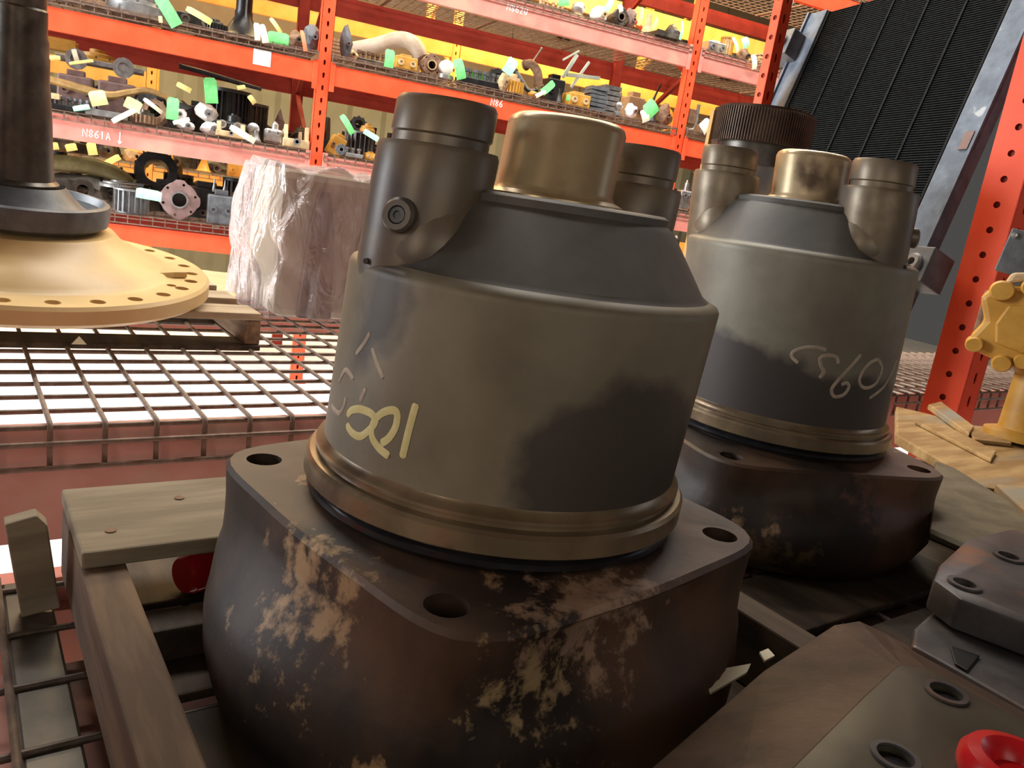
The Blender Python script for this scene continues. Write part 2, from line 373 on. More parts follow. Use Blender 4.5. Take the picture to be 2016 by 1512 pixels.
def b_hub(r, w, h, d, m, m2):
    R = h/2
    f = MB(); 
    poly = []
    for i in range(32):
        a = 2*PI*i/32; k = R*(1.0 if i % 8 in (0, 1, 7) else .9); poly.append((k*math.cos(a), k*math.sin(a)))
    f.prism(poly, -.02, .02, T((0, -d*.4, R)) @ SIDE)
    o = f.build('flange', m, r, 35, .002)
    c = MB().lathe([(R*.36, -.2), (R*.36, .2)], 24, T((0, -d*.4, R)) @ SIDE)
    for i in range(6):
        a = i*PI/3+.3; c.lathe([(R*.07, -.1), (R*.07, .1)], 8, T((R*.78*math.cos(a), -d*.4, R+R*.78*math.sin(a))) @ SIDE)
    cut(o, c.build('cutter', None))
    MB().ring(R*.36, R*.6, -d*.9, -.02, 24, T((0, -d*.4, R)) @ SIDE).build('barrel', m, r)
    MB().ring(R*.34, R*.42, .02, .03, 24, T((0, -d*.4, R)) @ SIDE).build('seal_ring', m2, r)
    MB().lathe([(0, 0), (R*.35, 0)], 24, T((0, -d*.1, R)) @ SIDE, False).build('bore_floor', HOLE, r)
def b_gear(r, w, h, d, m, m2):
    MB().gear(w/2, w*.43, 22, 0, h*.6).build('toothed_rim', m, r, 20)
    MB().lathe([(w*.3, h*.6), (w*.28, h*.8), (w*.15, h*.82), (w*.15, h), (w*.08, h), (w*.08, h*.6)], 20).build('hub', m2, r)
def b_ring(r, w, h, d, m, m2):
    R = h/2
    MB().lathe([(R*.55, -d/2), (R*.95, -d/2), (R, -d/3), (R, d/3), (R*.95, d/2), (R*.55, d/2), (R*.5, 0), (R*.55, -d/2)], 36, T((0, 0, R)) @ RX(PI/2-.25), False).build('ring_body', m, r)
    for i in range(10):
        a = i*PI/5; MB().box((0, 0, 0), (.012, d*1.02, .012), T((0, 0, R)) @ RX(-.25) @ RY(a) @ T((0, 0, R*.98))).build('lug', m2, r, 0)
def b_drum(r, w, h, d, m, m2):
    MB().lathe([(w*.42, 0), (w*.42, h)], 24).build('core', m, r)
    n = max(14, int(w/.012)); mb = MB()
    for i in range(n):
        a = 2*PI*i/n; mb.box((w*.45, 0, h/2), (w*.08, .006, h*.86), RZ(a))
    mb.build('ribs', m2, r, 0, kind='stuff')
    MB().ring(w*.3, w*.5, h*.93, h, 24).build('end_ring', m2, r)
def b_disc(r, w, h, d, m, m2):
    MB().lathe([(w*.2, 0), (w*.5, 0), (w*.5, h*.35), (w*.42, h*.5), (w*.42, h*.7), (w*.2, h*.8), (w*.2, h), (w*.1, h), (w*.1, 0)], 28).build('disc_body', m, r)
    for i in range(8):
        a = i*PI/4; MB().lathe([(w*.025, h*.3), (w*.025, h*.5)], 6, T((w*.46*math.cos(a), w*.46*math.sin(a), 0))).build('bolt', m2, r, 0)
def b_bracket(r, w, h, d, m, m2):
    MB().box((0, 0, h*.2), (w, d, h*.4)).build('base_plate', m, r, 0, .005)
    for sx in (-1, 1):
        q = MB().prism([(-d/2, 0), (d/2, 0), (d*.25, h*.75), (d*.1, h), (-d*.15, h), (-d*.35, h*.6)], -w*.07, w*.07, T((sx*w*.4, 0, 0)) @ Matrix(((0, 0, 1, 0), (1, 0, 0, 0), (0, 1, 0, 0), (0, 0, 0, 1)))).build('ear', m, r, 0, .004)
    MB().lathe([(h*.16, 0), (h*.16, .02), (h*.08, .02), (h*.08, 0)], 14, T((0, -d/2, h*.28)) @ SIDE).build('boss', m2, r)
def b_plates(r, w, h, d, m, m2):
    n = 6; first = None
    for i in range(n):
        if first is None:
            first = MB().prism([(-w*.5, -d*.5), (w*.5, -d*.5), (w*.5, d*.3), (w*.3, d*.5), (-w*.5, d*.5)], 0, h/n*.8).build('plate', m, r, 0)
        else:
            share(first, r, (random.uniform(-.05, .05)*w, random.uniform(-.04, .04)*d, i*h/n), (0, 0, random.uniform(-.08, .08)))
def b_knob(r, w, h, d, m, m2):
    MB().lathe([(w*.5, 0), (w*.5, h*.2), (w*.25, h*.3), (w*.22, h*.5)], 16).build('foot', m2, r)
    MB().lathe([(w*.36, -d*.3), (w*.42, -d*.2), (w*.42, d*.2), (w*.3, d*.3), (0, d*.34)], 20, T((0, 0, h*.62)) @ SIDE).build('round_head', m, r)
def b_cone(r, w, h, d, m, m2):
    MB().lathe([(w*.5, 0), (w*.5, h*.12), (w*.42, h*.2), (w*.2, h*.8), (w*.2, h), (w*.1, h), (w*.1, h*.5)], 20).build('cone_body', m, r)
    MB().ring(w*.4, w*.52, 0, h*.08, 20).build('base_ring', m2, r)
def b_chunk(r, w, h, d, m, m2):
    bm = bmesh.new(); bmesh.ops.create_icosphere(bm, subdivisions=2, radius=.5)
    for v in bm.verts:
        k = 1+random.uniform(-.1, .12); v.co = Vector((v.co.x*w*k, v.co.y*d*k, (max(v.co.z, -.42)+.42)*h*1.05*k))
    me = bpy.data.meshes.new('body'); bm.to_mesh(me); bm.free(); me.materials.append(m)
    o = bpy.data.objects.new('body', me); COL.objects.link(o); o.parent = r
    MB().lathe([(w*.16, 0), (w*.16, .02), (w*.08, .02), (w*.08, .0)], 10, T((w*.1, -d*.46, h*.45)) @ SIDE).build('stub', m2, r)
def b_tray(r, w, h, d, m, m2):
    MB().box((0, 0, h*.2), (w, d, h*.4)).build('base', m, r, 0, .004)
    mb = MB(); n = max(3, int(w/.035))
    for i in range(n): mb.lathe([(.011, h*.4), (.011, h*.8), (.016, h*.8), (.016, h)], 8, T((-w/2+(i+.5)*w/n, random.uniform(-d*.2, d*.2), 0)))
    mb.build('studs', m2, r, 35, kind='stuff')
def b_bar(r, w, h, d, m, m2):
    MB().box((0, 0, h/2), (w, d, h)).build('web', m, r, 0, .003)
    for sy in (-1, 1): MB().box((0, sy*d*.55, h*.6), (w*.98, d*.12, h*1.2)).build('flange', m, r, 0)
def b_ushape(r, w, h, d, m, m2):
    pts = [(-w*.4, 0, h*.95), (-w*.42, 0, h*.3), (-w*.3, 0, h*.1), (0, 0, h*.07), (w*.3, 0, h*.1), (w*.42, 0, h*.35), (w*.4, 0, h*.95)]
    MB().tube(pts, w*.1, 10).build('bent_bar', m, r)
    MB().box((0, .01, h*.5), (w*.5, d*.5, h*.5)).build('block_inside', m2, r, 0, .005)
KB = dict(block=b_block, pump=b_pump, hub=b_hub, gear=b_gear, ring=b_ring, drum=b_drum, disc=b_disc, bracket=b_bracket, plates=b_plates,
          knob=b_knob, cone=b_cone, chunk=b_chunk, tray=b_tray, bar=b_bar, ushape=b_ushape)
def item(kind, name, cat, label, px, py, wpx, hpx, lv, m, m2=None, dy=.12, dpx=None, rz=0, ry=0, lift=0, group=None, Yr=RY0, zb=None):
    Y = Yr+dy; p = ony(px, py, Y); k = px2m(p)
    z = (LV[lv][0]+.021+LUP[lv] if zb is None else zb)+lift
    r = empty(name, (p.x, Y, z), 0, label, cat, group, (0, ry, rz))
    w, h = wpx*k, hpx*k; d = (dpx or min(wpx, 40))*k
    KB[kind](r, w, h, d, m, m2 or m)
    return r
def paper(px, py, wpx, hpx, ang, m, label, dy=-.05, curl=.25, Yr=RY0, group=None, tiltx=0, string=True):
    """a curled paper tag, one sheet with a tie wire"""
    Y = Yr+dy; p = ony(px, py, Y); k = px2m(p); w, h = wpx*k, hpx*k
    r = empty('paper_tag', p, 0, label, 'tag', group, (tiltx, math.radians(ang)-.15, 0))
    mb = MB(); n = 8; vs = []
    for i in range(n+1):
        t = i/n-.5; y = curl*h*(t*t*2-.2); ww = w/2*(1 if i < n else .7)
        vs += [(-ww, y, t*h), (ww, y, t*h), (-ww, y+.0015, t*h), (ww, y+.0015, t*h)]
    fs = []
    for i in range(n):
        a = i*4; b = a+4
        fs += [(a, a+1, b+1, b), (a+2, b+2, b+3, a+3), (a, b, b+2, a+2), (a+1, a+3, b+3, b+1)]
    fs += [(0, 2, 3, 1), (n*4, n*4+1, n*4+3, n*4+2)]
    mb.add(vs, fs); mb.build('sheet', m, r, 60)
    if string:
        y = curl*h*.3
        MB().tube([(0, y, h*.42), (.004, y+.02, h*.5), (0, y+.05, h*.5+.01)], .0012, 4).build('tie_wire', WIRE, r, 0)
    return r
def pipe(name, cat, label, pts, rad, m, dys, n=14, ends=None, Yr=RY0):
    """pipe through pixel points on the plane of the shelf at given set-backs"""
    P = [ony(x, y, Yr+dy) for (x, y), dy in zip(pts, dys)]
    b = Vector((P[0].x, P[0].y, min(q.z for q in P)))
    r = empty(name, b, 0, label, cat)
    # catmull-rom
    Q = []
    for i in range(len(P)-1):
        a0, a1, a2, a3 = P[max(i-1, 0)], P[i], P[i+1], P[min(i+2, len(P)-1)]
        for s in range(5):
            t = s/5; Q.append(.5*((2*a1)+(a2-a0)*t+(2*a0-5*a1+4*a2-a3)*t*t+(3*a1-a0-3*a2+a3)*t**3)-b)
    Q.append(P[-1]-b)
    rs = rad
    if isinstance(rad, (list, tuple)):
        rs = []
        for i in range(len(Q)):
            u = i/(len(Q)-1)*(len(rad)-1); j = min(int(u), len(rad)-2); rs.append(rad[j]+(rad[j+1]-rad[j])*(u-j))
    MB().tube(Q, rs, n).build('tube_body', m, r)
    R = rs[0] if isinstance(rs, list) else rs
    for e, nx in ((Q[0], Q[1]), (Q[-1], Q[-2])):
        d = (e-nx).normalized(); R = (rs[0] if e is Q[0] else rs[-1]) if isinstance(rs, list) else rs
        MB().ring(R*.6, R*1.25, -.008, .008, 14, T(e) @ d.to_track_quat('Z', 'Y').to_matrix().to_4x4()).build('end_collar', ends or m, r)
    return r
# ------------------------------------------------------------ things on the far shelves
# middle shelf, left bay
item('disc', 'brake_hub', 'hub', 'big grey cast hub at the top edge of the photo beside a long green tag', 272, 20, 112, 62, 'A', GREY, SLATE, .35)
item('chunk', 'steel_lump', 'part', 'dark greasy lump at the upper left edge of the middle shelf', 120, 20, 90, 34, 'A', DKSTEEL, BLACK, .3)
item('tray', 'bolt_tray', 'tray', 'dark tray of fittings left of the big grey hub', 175, 28, 60, 22, 'A', RUST, DKSTEEL, .15)
item('block', 'black_housing', 'housing', 'low black housing under the thin curled yellow tag', 385, 50, 70, 28, 'A', BLACK, DKSTEEL, .2)
item('gear', 'flat_gear', 'gear', 'black toothed gear lying flat left of the black pedestal', 425, 62, 44, 22, 'A', BLACK, DKSTEEL, .15)
r = item('cone', 'black_pedestal', 'shaft', 'black flared pedestal shaft rising out of the top of the photo', 478, 60, 84, 52, 'A', BLACK, BLACK, .3)
MB().lathe([(.055, .1), (.055, .55), (.02, .55), (.02, .6)], 20).build('upright_shaft', BLACK, r)
MB().box((.01, -.055, .3), (.012, .01, .42)).build('bright_strip', SILV, r, 0)
item('chunk', 'rusty_lump', 'part', 'rusty lump between the green tag and the slate shoe', 582, 85, 34, 34, 'A', RUST, DKSTEEL, .15)
item('chunk', 'slate_shoe', 'brake shoe', 'blue-grey curved shoe just left of the slotted orange-red upright', 613, 88, 34, 56, 'A', SLATE, SLATE, .12)
item('bracket', 'dark_bracket', 'bracket', 'dark bracket behind the pair of cream tags', 530, 78, 70, 30, 'A', DKSTEEL, RUST, .35)
# middle shelf, middle bay
item('chunk', 'slate_link', 'link', 'slate grey arm just right of the slotted orange-red upright', 681, 90, 24, 62, 'A', SLATE, PURP, .15)
item('plates', 'plate_stack', 'plates', 'little stack of tan plates tucked behind the orange-red upright', 662, 92, 18, 40, 'A', TAN, TAN, .3)
pipe('bent_pipe', 'pipe', 'long bent tan exhaust pipe lying across the middle shelf', [(690, 98), (740, 90), (785, 78), (815, 88), (832, 118)], [.055, .06, .062, .06, .052], mat('pale_dusty_pipe', (.50, .40, .28), (.64, .56, .44), 9, .55, .1, .1), [.55, .5, .45, .4, .35], 18, RUST)
item('chunk', 'tan_lump', 'part', 'small tan lump under the left end of the bent pipe', 690, 103, 30, 24, 'A', TAN, RUST, .2)
item('tray', 'dark_fitting_row', 'tray', 'row of dark fittings under the bent pipe', 735, 112, 66, 26, 'A', DKSTEEL, RUST, .25)
item('block', 'ochre_valve_block', 'valve', 'ochre block with a hole right of the first green tag', 797, 116, 44, 28, 'A', YELD, TAN, .08)
item('hub', 'flange_joint', 'flange', 'brown flange joint at the right end of the bent pipe', 845, 122, 40, 44, 'A', RUST, TAN, .2)
item('knob', 'white_cap_valve', 'valve', 'silver valve with a bright white round cap', 878, 134, 32, 36, 'A', WHITE, SILV, .08)
item('tray', 'bolt_tray', 'tray', 'long dark tray of bolts right of the white-capped valve', 948, 152, 96, 30, 'A', BLACK, SLATE, .12)
item('bar', 'green_strip', 'strip', 'flat green strip lying behind the long bolt tray', 940, 144, 40, 10, 'A', mat('green_paint', (.08, .3, .05), None, 20, .6, 0, 0), None, .4, lift=.08)
item('ring', 'black_coupling', 'coupling', 'round black coupling at the end of the long bolt tray', 975, 150, 36, 42, 'A', BLACK, DKSTEEL, .3)
item('gear', 'ochre_gear', 'gear', 'ochre gear lump below the third green tag', 1010, 168, 44, 36, 'A', YELD, TAN, .08)
item('chunk', 'rust_fork', 'fork', 'rusty fork piece leaning left of the ochre gear', 990, 166, 22, 34, 'A', TAN, RUST, .05)
pipe('black_hose', 'hose', 'short black hose arching beside the brown elbow', [(1015, 140), (1028, 160), (1040, 178), (1055, 178)], .018, BLACK, [.2, .15, .1, .1], 10)
pipe('brown_elbow', 'pipe', 'brown rusty pipe elbow left of the black box', [(1035, 128), (1046, 126), (1058, 142), (1060, 168)], .035, RUST, [.3, .25, .2, .2], 14)
item('chunk', 'tan_wedge', 'part', 'small tan wedge between the elbow and the black box', 1050, 168, 22, 16, 'A', YELD, TAN, .1)
bx = item('block', 'black_box', 'box', 'upright black box in the middle of the middle shelf', 1092, 148, 36, 56, 'A', BLACK, BLACK, .25)
item('block', 'tan_block', 'block', 'tan block with a small green dot tag in front', 1135, 186, 46, 28, 'A', YELD, TAN, .1)
item('cone', 'dark_fitting', 'fitting', 'dark cone fitting between the curled tag and the tan block', 1102, 182, 18, 28, 'A', BLACK, DKSTEEL, .1)
fr = empty('angle_frame', (0, 0, 0), 0, 'pale aqua angle-iron ladder frame propped behind the tan block', 'frame')
def rail(a, b, t=.02, Y=6.55, nm='frame_rail', m=AQUA, w_=.012):
    A_, B_ = ony(*a, Y), ony(*b, Y); MB().tube([A_, B_], t, 4).build(nm, m, fr, 0)
rail((1108, 152), (1136, 108)); rail((1116, 147), (1180, 154)); rail((1124, 172), (1160, 122), .014); rail((1140, 100), (1108, 118), .010)
pipe('grey_stick', 'rod', 'thin pale grey rod leaning over the brown elbow', [(1046, 125), (1055, 112), (1066, 96)], .008, GREY, [.4, .45, .5], 6)
item('plates', 'grey_plate_stack', 'plates', 'left of two stacks of dark grey cast plates', 1172, 190, 36, 46, 'A', SLATE, SLATE, .1)
item('plates', 'grey_plate_stack', 'plates', 'right and taller of two stacks of dark grey cast plates', 1198, 190, 36, 58, 'A', GREY, SLATE, .25)
item('knob', 'silver_fitting', 'fitting', 'small silver fitting right of the grey plate stacks', 1219, 204, 18, 30, 'A', SILV, GREY, .08)
item('chunk', 'white_casting', 'casting', 'small white casting beside the silver fitting', 1244, 206, 26, 30, 'A', WHITE, PURP, .08)
item('block', 'brown_carton', 'carton', 'tall brown carton standing behind the white casting', 1252, 165, 36, 62, 'A', CARD, RUST, .5)
r = item('cone', 'black_linkage', 'linkage', 'black rod linkage above the double green and white tag', 1287, 186, 30, 38, 'A', BLACK, DKSTEEL, .15)
MB().tube([(0, 0, .12), (.03, .02, .24), (.07, .03, .34)], .009, 6).build('rod', BLACK, r); MB().tube([(-.03, 0, .12), (.03, .02, .24)], .009, 6).build('rod', BLACK, r)
item('chunk', 'brown_casting', 'casting', 'brown casting squeezed against the second orange-red upright', 1310, 205, 28, 46, 'A', RUST, RUST, .15)
# middle shelf right bay
item('ushape', 'silver_clamp', 'clamp', 'bright silver U-shaped clamp around a brown block right of the second upright', 1362, 218, 34, 56, 'A', SILV, RUST, .1)
item('cone', 'green_bottle', 'bottle', 'slim green bottle behind the silver U-shaped clamp', 1359, 190, 14, 50, 'A', mat('green_plastic', (.04, .25, .04), None, 20, .3, 0, 0), None, .4)
item('block', 'silver_block', 'block', 'silver block right of the silver U-shaped clamp', 1388, 232, 26, 20, 'A', SILV, GREY, .1)
item('chunk', 'tan_lump', 'part', 'tan lump at the right end of the middle shelf', 1404, 232, 20, 36, 'A', TAN, RUST, .15)
# pink upper shelf, middle bay
item('tray', 'fitting_tray', 'tray', 'tray of small fittings at the top edge above the white painted code', 1085, 8, 60, 24, 'B', RUST, TAN, .2)
item('knob', 'silver_fitting', 'fitting', 'silver fitting on the pink-beamed upper shelf left of the white casting', 1140, 6, 30, 30, 'B', SILV, TAN, .15)
item('chunk', 'white_casting', 'casting', 'white and tan casting on the pink-beamed upper shelf', 1180, 18, 36, 30, 'B', WHITE, TAN, .1)
item('hub', 'dark_hub', 'hub', 'dark round hub on the pink-beamed upper shelf', 1215, 28, 36, 36, 'B', DKSTEEL, PURP, .12)
item('chunk', 'purple_brown_shoe', 'brake shoe', 'purple-brown shoe leaning on the dark round hub', 1242, 24, 26, 42, 'B', PURP, PURP, .1)
item('cone', 'tan_sleeve', 'sleeve', 'tan sleeve standing right of the yellow strip tag', 1278, 34, 28, 44, 'B', TAN, YELD, .2)
item('chunk', 'dark_casting', 'casting', 'dark rounded casting left of the second upright on the upper shelf', 1328, 48, 34, 38, 'B', BLACK, DKSTEEL, .2)
item('bar', 'dark_bar', 'bar', 'dark flat bar lying in front of the dark rounded casting', 1305, 60, 52, 8, 'B', DKSTEEL, None, .06)
item('block', 'silver_box', 'box', 'silver box right of the second upright on the upper shelf', 1405, 72, 42, 24, 'B', SILV, GREY, .15)
item('drum', 'tan_ribbed_drum', 'drum', 'tan ribbed drum on the right end of the upper shelf', 1432, 84, 28, 36, 'B', TAN, YELD, .12)
item('chunk', 'dark_elbow', 'part', 'dark elbow behind the white loop tag on the upper shelf', 1466, 92, 26, 26, 'B', RUST, DKSTEEL, .15)
item('hub', 'bearing', 'bearing', 'small steel bearing at the far right end of the upper shelf', 1532, 120, 16, 18, 'B', GREY, SILV, .03)
item('plates', 'tan_strip_bundle', 'plates', 'bundle of tan strips near the right end of the upper shelf', 1505, 108, 44, 22, 'B', TAN, YELD, .15)
# pink lower shelf, left bay
item('bar', 'ochre_channel', 'channel', 'ochre steel channel at the upper left of the pink-beamed lower shelf', 100, 96, 92, 18, 'C', YELD, None, .6, lift=.40)
item('block', 'grey_casting_crate', 'casting', 'long grey-brown casting under the ochre channel', 118, 150, 90, 60, 'C', DKSTEEL, RUST, .62, dpx=60)
item('disc', 'ochre_cushion', 'cover', 'round ochre cover with a dark rim on top of the purple-brown cylinders', 192, 112, 70, 30, 'C', YELD, DKSTEEL, .5, lift=.34)
for i, (x, wd_, lb) in enumerate(((150, 62, 'left of two purple-brown cylinders in the long casting'), (232, 66, 'right of two purple-brown cylinders in the long casting'))):
    item('block', 'cylinder_block', 'cylinder', lb, x, 150, wd_, 66, 'C', PURP, PURP, .34, dpx=40, lift=.05)
item('block', 'grey_top_cover', 'cover', 'flat grey cover plate lying over the purple-brown cylinders', 200, 125, 150, 10, 'C', GREY, GREY, .42, dpx=60, lift=.33)
item('chunk', 'black_motor', 'motor', 'big black motor lump under the small orange upright', 300, 175, 66, 66, 'C', BLACK, BLACK, .3)
item('chunk', 'black_motor', 'motor', 'black lump behind the first hanging green tag on the lower shelf', 355, 190, 60, 60, 'C', BLACK, DKSTEEL, .5)
pipe('rusty_lever', 'lever', 'long wavy rusty lever bar lying along the pink-beamed lower shelf', [(62, 145), (110, 160), (165, 176), (215, 188), (255, 182), (290, 178), (330, 192)], [.02, .025, .028, .026, .022, .02, .014], mat('ochre_rust', (.30, .18, .06), (.42, .27, .1), 20, .6, .1, .2), [.15]*7, 6)
item('bar', 'tan_strip', 'strip', 'short tan strip left end of the pink-beamed lower shelf', 88, 186, 56, 9, 'C', TAN, None, .1, lift=.06)
item('block', 'grey_slab', 'part', 'grey slab at the left end of the pink-beamed lower shelf', 80, 172, 40, 34, 'C', GREY, SLATE, .3)
item('tray', 'black_stud_row', 'tray', 'row of black studs at the front left of the pink-beamed lower shelf', 130, 204, 110, 26, 'C', BLACK, SLATE, .1)
item('bar', 'flat_grey_bar', 'bar', 'flat grey bar lying under the wide yellow tag', 212, 215, 74, 10, 'C', GREY, None, .05)
item('gear', 'rusty_toothed_piece', 'gear', 'dark rusty toothed piece under the cream paper hoop', 286, 226, 56, 26, 'C', RUST, DKSTEEL, .05)
item('ring', 'rust_ring', 'ring', 'rusty ring standing behind the cream paper hoop', 305, 215, 44, 46, 'C', RUST, RUST, .2)
for x, y, wv, hv, lf, lb in ((368, 218, 34, 20, 0, 'lowest left of four white castings in a heap'), (352, 205, 32, 20, .07, 'upper left of four white castings in a heap'), (398, 205, 46, 34, .10, 'topmost and largest of four white castings in a heap'), (418, 232, 44, 24, 0, 'front right of four white castings in a heap')):
    item('chunk', 'white_casting', 'casting', lb, x, y, wv, hv, 'C', WHITE, GREY, .10+lf*1.2, lift=lf, ry=.5 if lf > .08 else 0)
r = item('pump', 'black_twin_pump', 'pump', 'black pump with two pale round eyes on its front', 455, 220, 62, 46, 'C', BLACK, SILV, .15)
item('drum', 'black_filter', 'filter', 'large black cylinder block behind the black twin pump', 452, 180, 84, 92, 'C', BLACK, BLACK, .55)
pipe('black_lever', 'lever', 'long thin black lever rising leftwards over the large black cylinder block', [(355, 130), (400, 142), (460, 160), (512, 175)], [.016, .018, .018, .012], BLACK, [.5, .5, .45, .4], 6)
item('bracket', 'tan_bracket', 'bracket', 'tan bracket lying in front of the black twin pump', 455, 244, 56, 28, 'C', TAN, GREY, .06)
item('cone', 'grey_plunger', 'fitting', 'grey plunger end beside the hanging cream tag', 505, 250, 22, 20, 'C', GREY, GREY, .05)
item('knob', 'silver_round_valve', 'valve', 'silver round-faced valve between pump and silver cluster', 500, 228, 28, 38, 'C', SILV, TAN, .15)
item('pump', 'silver_carburettor', 'pump', 'silver lumpy fitting cluster left of the tan forked casting', 540, 232, 34, 44, 'C', SILV, SILV, .12)
item('bracket', 'tan_forked_casting', 'casting', 'tan forked casting just left of the first upright', 584, 250, 50, 42, 'C', TAN, GREY, .08)
item('bracket', 'rusty_forked_casting', 'casting', 'small tan casting behind the tan forked casting', 578, 222, 40, 34, 'C', TAN, RUST, .4)
item('chunk', 'purple_brown_strut', 'part', 'purple-brown slanted leg behind the silver cluster', 555, 190, 22, 70, 'C', PURP, PURP, .6)
# pink lower shelf, middle bay
item('block', 'tan_bent_plate', 'plate', 'tan plate standing tilted right of the first upright on the lower shelf', 658, 240, 28, 44, 'C', YELD, RUST, .2, ry=.4)
item('drum', 'dark_cage_drum', 'drum', 'dark ribbed drum right of the curled green tag', 712, 240, 56, 52, 'C', BLACK, GREY, .3)
item('ring', 'black_eye_ring', 'ring', 'black lifting eye ring on top of the dark ribbed drum', 709, 196, 24, 30, 'C', BLACK, BLACK, .4, lift=.19)
item('disc', 'tan_dome', 'cover', 'yellowish dome beside the black lifting eye ring', 728, 212, 30, 18, 'C', YELD, TAN, .3, lift=.20)
item('hub', 'grey_small_hub', 'hub', 'small grey hub at the front of the lower shelf below the tan plate', 672, 266, 22, 22, 'C', SLATE, GREY, .03)
item('tray', 'grey_fittings', 'fittings', 'grey fittings at the front of the lower shelf under the curled green tag', 698, 270, 34, 18, 'C', GREY, SILV, .04)
item('block', 'ochre_small_block', 'block', 'small ochre block against the left side of the largest drum', 732, 280, 20, 16, 'C', YELD, TAN, .04)
item('chunk', 'black_heap', 'part', 'black heap with bright shards behind the first upright', 600, 215, 50, 44, 'C', BLACK, BLACK, .7)
item('pump', 'silver_hose_end', 'fitting', 'silver hose end seen between the two drums', 1355, 340, 26, 60, 'C', SILV, GREY, .15)
item('chunk', 'dark_leafy_scrap', 'part', 'dark scrap lump behind the silver hose end', 1365, 300, 44, 50, 'C', BLACK, BLACK, .5)
item('block', 'tan_corner_block', 'block', 'tan block right of the silver hose end', 1380, 350, 18, 30, 'C', YELD, TAN, .1)
# lowest shelf
pipe('curved_guard', 'guard', 'long curved olive guard on the lowest shelf at the left', [(88, 318), (130, 322), (190, 330), (235, 345), (262, 362)], [.05, .06, .06, .05, .03], mat('olive_rust', (.10, .08, .025), (.17, .14, .05), 12, .5, .1, .1), [.5]*5, 12)
item('chunk', 'dark_casting', 'casting', 'wide dark casting under the curved olive guard', 150, 390, 130, 60, 'D', DKSTEEL, DKSTEEL, .5)
item('block', 'dark_machine_block', 'casting', 'dark block casting at the far left of the lowest shelf', 110, 360, 60, 80, 'D', RUST, DKSTEEL, .8)
item('ring', 'black_tyre_ring', 'ring', 'large black ring standing on the lowest shelf behind the pink-brown flange', 306, 390, 84, 80, 'D', BLACK, BLACK, .75, lift=.12)
item('block', 'dark_crate', 'casting', 'dark block supporting the large black ring', 306, 420, 70, 44, 'D', DKSTEEL, DKSTEEL, .75)
item('drum', 'grey_ribbed_motor', 'motor', 'grey ribbed motor left of the pink-brown flange', 258, 412, 66, 46, 'D', SLATE, GREY, .15)
item('disc', 'grey_cover_disc', 'cover', 'pale grey disc resting on the grey ribbed motor', 235, 394, 72, 14, 'D', GREY, GREY, .25, lift=.155)
item('hub', 'primer_flange_hub', 'hub', 'pink-brown flanged hub with a round dark bore, facing the aisle', 352, 412, 76, 76, 'D', mat('pink_brown_primer', (.15, .09, .083), (.22, .14, .13), 12, .6, 0, .1), GREY, .12)
r = item('block', 'slate_box_pump', 'pump', 'slate grey box pump left of the wrapped carton', 433, 425, 50, 66, 'D', SLATE, SLATE, .12, dpx=36)
for dx in (-.05, .02): MB().lathe([(.012, 0), (.014, .02), (.007, .05), (.004, .09), (0, .09)], 10, T((dx, 0, .22))).build('grey_spigot', GREY, r)
item('block', 'black_gearbox', 'casting', 'black gearbox behind the slate grey box pump', 405, 405, 70, 70, 'D', BLACK, DKSTEEL, .5)
item('cone', 'ochre_funnel', 'fitting', 'ochre spike fitting beside the large black ring', 354, 370, 18, 60, 'D', YELD, TAN, .8, lift=.12)
item('chunk', 'dark_lump', 'part', 'dark lump between black gearbox and wrapped carton', 462, 420, 40, 60, 'D', DKSTEEL, DKSTEEL, .4)
item('chunk', 'black_lump', 'part', 'black lump right behind the dark spindle shaft', 200, 410, 70, 50, 'D', BLACK, BLACK, .6)
# things on the rear row of racking, lit warm
for i, (x, y, wv, hv, k, m_, lb) in enumerate(((265, 298, 44, 28, 'chunk', YEL, 'yellow lump on the rear lower shelf right of the tall yellow tag'), (334, 304, 28, 28, 'cone', YELD, 'left of two yellow cups on the rear lower shelf'), (402, 310, 28, 28, 'cone', YELD, 'right of two yellow cups on the rear lower shelf'),
        (120, 300, 40, 30, 'block', DKSTEEL, 'dark block on the rear lower shelf between two yellow tags'), (210, 300, 40, 34, 'chunk', DKSTEEL, 'dark lump on the rear lower shelf'), (300, 306, 30, 28, 'block', DKSTEEL, 'dark block beside the left yellow cup'), (470, 320, 40, 30, 'block', YELD, 'ochre block on the rear lower shelf near the wrapped carton'))):
    item(k, 'yellow_part' if m_ is not DKSTEEL else 'dark_part', 'part', lb, x, y, wv, hv, 'C', m_, m_, .15, Yr=8.6, zb=.362)
